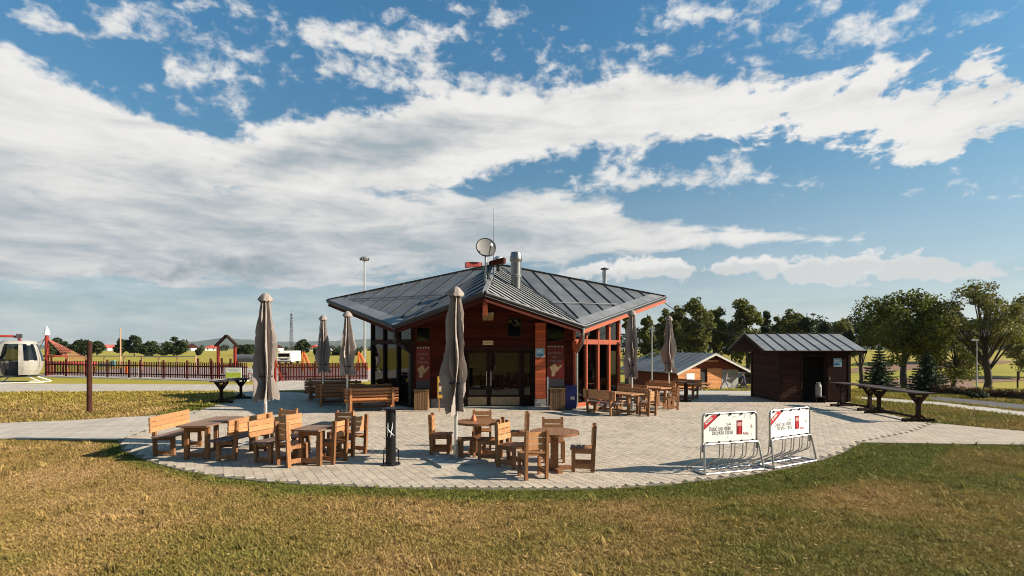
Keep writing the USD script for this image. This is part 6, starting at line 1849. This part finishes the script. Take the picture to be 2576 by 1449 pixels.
def bush(name, label, px, ptop, pbot, d, hw, leafm, n, size, seed):
    rg = np.random.default_rng(seed); x = BW(px, d); g = zs(x, d); H = at(px, ptop, d)[2] - g; Rw = hw * d / FP
    t = thing(name, label, 'bush', (x, d, g))
    C = np.c_[rg.uniform(-.6, .6, 14) * Rw, rg.uniform(-.6, .6, 14) * Rw, rg.uniform(.25, .68, 14) * H]
    obj('foliage', leaves(C, rg.uniform(.30, .48, 14) * min(H, Rw * 1.3), n, size, rg), leafm, t)
    obj('stems', MB().tube([[0, 0, 0], [.05, 0, H * .5]], .03, 5).tube([[0, 0, 0], [-.1, .05, H * .5]], .025, 5), 'bark', t)


bush('round_bush', 'dense dark round bush at the foot of the trees on the right', 2465, 985, 1020, 25.2, 31, 'leaf_dark', 2600, .05, 6)
bush('round_bush', 'bush behind the overhead cable near the hut', 1660, 850, 900, 60, 40, 'leaf_mid', 2600, .14, 7)
hg = thing('low_hedge', 'low russet clipped hedge along the road on the right', 'hedge', (0, 0, 0))
rg = np.random.default_rng(4)
h0, h1 = np.array([BW(2352, 27.8), 27.8]), np.array([BW(2700, 23.2), 23.2])
C, r = [], []
for q in np.linspace(0, 1, 60):
    p = h0 + (h1 - h0) * q; C.append([p[0] + rg.normal() * .08, p[1] + rg.normal() * .10, zs(*p) + .25 + rg.normal() * .05]); r.append(.27)
obj('foliage', leaves(np.array(C), np.array(r), 7000, .045, rg), 'hedge_leaf', hg)
obj('stems', MB().beam([*h0, zs(*h0) + .12], [*h1, zs(*h1) + .12], .25, .2), 'soil', hg)
sp_ = thing('marker_post', 'short dark marker post on the meadow at the right edge', 'post', (BW(2560, 33), 33, zs(BW(2560, 33), 33)))
obj('shaft', MB().box([0, 0, .55], (.06, .06, 1.1)), 'dark_wood', sp_)
obj('board', MB().box([0, -.04, .95], (.16, .03, .55)), 'dark_wood', sp_)

# houses on the horizon
for k, (px, d, w, lab) in enumerate([(262, 430, 9, 'white house on the horizon just right of the brown post'), (290, 450, 8, 'pale house left of the group of three field trees'), (470, 440, 10, 'white house right of the ragged field tree'), (530, 460, 9, 'pale house left of the house frame on the horizon'),
                                     (655, 430, 9, 'low pale house on the horizon hidden partly by the left parasol'), (690, 450, 8, 'small white house left of the camper van'), (790, 440, 9, 'pale house left of the shaded parasols on the horizon'), (835, 455, 8, 'pale house between the two shaded parasols')]):
    x = BW(px, d); t = thing('distant_house', lab, 'house', (x, d, zs(x, d)), R.uniform(-25, 25), 'houses on the horizon')
    obj('walls', MB().span([-w / 2, 0, 0], [w / 2, 7, 2.6]), 'sign_white', t)
    obj('roof', MB().poly(Polygon([(-w / 2 - .5, 2.5), (w / 2 + .5, 2.5), (0, 5.0)]), 0, 8, np.array([[1, 0, 0, 0], [0, 0, 1, -.5], [0, 1, 0, 0], [0, 0, 0, 1.0]])), ['coral', 'zinc_dark', 'fascia'][k % 3], t)
    for q in (-.25, .25): obj('window', MB().span([w * q - .5, -.04, .9], [w * q + .5, 0, 2.0]), 'print_dark', t)

# hills
leafmat('hill_wood', (0.030, 0.045, 0.020), (0.10, 0.105, 0.045), 0.0, 0.004)


def ridge(name, pts, d, depth, matn, seed, rough):
    px = np.linspace(pts[0][0], pts[-1][0], 220); top = np.interp(px, [p[0] for p in pts], [p[1] for p in pts])
    x = (px - HX) * d / FP; zt_ = EYE - (top - HY) * d / FP
    zt_ = zt_ + (meshkit.fbm(np.c_[x / (d * .02), 0 * x, 0 * x], 4, seed) - .5) * rough
    V = []
    prof = [(-.5, 0), (-.38, .12), (-.25, .36), (-.12, .72), (0, 1), (.25, .7), (.5, 0)]
    for s, hgt in prof:
        yy = d + s * depth + 0 * x
        zz = -30 + (zt_ + 30) * hgt + (meshkit.fbm(np.c_[x / (d * .03), yy / (d * .03), 0 * x], 3, seed + 3) - .5) * rough * (hgt if s != 0 else 0)
        V.append(np.c_[x * (1 + s * depth / d), yy, zz])
    V = np.vstack(V); n = len(x); F = []
    for i in range(len(prof) - 1):
        a = i * n + np.arange(n - 1); F.append(np.c_[a, a + 1, a + n + 1, a + n])
    obj(name, (V, np.vstack(F)), matn, smooth=True, kind='structure')


ridge('hills', [(-900, 868), (-200, 864), (150, 868), (330, 868), (470, 860), (555, 850), (640, 856), (760, 860), (850, 858), (965, 848), (1100, 852), (1288, 850), (1500, 858), (1750, 850), (2100, 852), (2700, 850)], 5200, 2600, 'hill_wood', 3, 26)
ridge('hills', [(-900, 874), (0, 873), (300, 874), (600, 871), (900, 870), (1288, 872), (1700, 868), (2100, 866), (2700, 862)], 2900, 1500, 'hill_wood', 5, 10)
ridge('hills', [(1900, 862), (2150, 846), (2330, 826), (2480, 797), (2576, 786), (2750, 776), (3100, 770), (3600, 790)], 1300, 700, 'hill_wood', 9, 10)

# ------------------------------------------------------------------ grass
def tuft(seed, n, rad, h0, h1, w):
    rg = np.random.default_rng(seed); V, F = [], []
    for k in range(n):
        a, b = rg.uniform(0, 2 * np.pi), rg.uniform(0, 2 * np.pi); r0 = rad * math.sqrt(rg.random())
        p = np.array([r0 * math.cos(a), r0 * math.sin(a), -.01]); hgt = rg.uniform(h0, h1); ln = rg.uniform(.25, 1.1) * hgt
        dr_ = np.array([math.cos(b), math.sin(b), 0]); sd_ = np.array([-math.sin(b), math.cos(b), 0]) * w * rg.uniform(.7, 1.3)
        m = p + dr_ * ln * .35 + [0, 0, hgt * .65]; e = p + dr_ * ln + [0, 0, hgt]
        i = len(V); V += [p - sd_, p + sd_, m - sd_ * .8, m + sd_ * .8, e]; F += [[i, i + 1, i + 3], [i, i + 3, i + 2], [i + 2, i + 3, i + 4]]
    return np.array(V), np.array(F)


lawn_no = unary_union([terrace_poly.buffer(-.02), path_left, path_right, path_back])
shapely.prepare(lawn_no)


def scatter(name, n, y0, y1, power, sx, protos, smin, smax, test=None, seed=1):
    rg = np.random.default_rng(seed)
    u = rg.random(n * 2); y = (y0 ** power + u * (y1 ** power - y0 ** power)) ** (1 / power)
    x = rg.uniform(-1, 1, n * 2) * (y * .99 + .6)
    ok = ~shapely.contains_xy(lawn_no, x, y)
    if test is not None: ok &= test(x, y)
    x, y = x[ok][:n], y[ok][:n]
    p = np.c_[x, y, tz(x, y)]
    s = rg.uniform(smin, smax, len(x)) * (0.85 + y / 16)
    which = rg.integers(0, len(protos), len(x))
    pi = instancer('/World/' + name, ['/World/%s/tuft_%03d' % (name, k) for k in range(len(protos))], p, rg.uniform(0, 360, len(x)), np.c_[s, s, s * rg.uniform(.7, 1.2, len(x))], which)
    for k, g in enumerate(protos): usdkit.mesh(stage, '/World/%s/tuft_%03d' % (name, k), g, MAT['grass_blade'])
    keys(pi, kind='stuff')
    print(name, len(x))


protos = [tuft(100 + k, 15, .085, .008, .030, .0044) for k in range(5)]
scatter('lawn_grass', 62000, 3.9, 14.5, 1.25, 1, protos, .8, 1.5, seed=3)
lf = np.array([[-.5, 0, 0], [0, -.28, .06], [.55, 0, .02], [0, .28, .10]]) * .05
scatter_n = 420
rgl = np.random.default_rng(12)
yl = rgl.uniform(4.2, 12.5, scatter_n * 2); xl = rgl.uniform(-1, 1, scatter_n * 2) * yl
okl = ~shapely.contains_xy(lawn_no, xl, yl); xl, yl = xl[okl][:scatter_n], yl[okl][:scatter_n]
pm('dry_leaf', (0.42, 0.26, 0.11), 0.8, var=0.3, obj_var=.4)
pil_ = instancer('/World/fallen_leaves', ['/World/fallen_leaves/leaf'], np.c_[xl, yl, tz(xl, yl) + .03], rgl.uniform(0, 360, len(xl)), np.repeat(rgl.uniform(.5, 1.3, len(xl))[:, None], 3, 1))
usdkit.mesh(stage, '/World/fallen_leaves/leaf', (lf, np.array([[0, 1, 2], [0, 2, 3]])), MAT['dry_leaf'])
keys(pil_, kind='stuff')
wd_ = [tuft(300 + k, 9, .05, .05, .10, .008) for k in range(2)]
scatter('lawn_weeds', 500, 4.3, 13.5, 1.3, 1, wd_, .7, 1.2, seed=21)
scatter('far_lawn_grass', 22000, 14.5, 34, 1.4, 1, [tuft(200 + k, 14, .13, .02, .055, .008) for k in range(3)], .8, 1.4,
        test=lambda x, y: ((x < -9) | (x > 12)) & ~shapely.contains_xy(unary_union([lane, road, yard]), x, y), seed=6)

# ------------------------------------------------------------------ air
HAZE = 4.5e-5
if HAZE:
    MAT['haze'] = usdkit.material(stage, '/World/Looks/haze', {'v': ('principled_volume', {'color': (0.80, 0.88, 0.95), 'density': HAZE, 'anisotropy': 0.2})}, [], volume='v.volume')
    zmin = min(gv[:, 2].min(), -45) - 1
    obj('haze', trimesh.creation.box((19000, 9600 + 700, 340 - zmin)).apply_translation([0, 4350, (340 + zmin) / 2]), 'haze', kind='stuff')
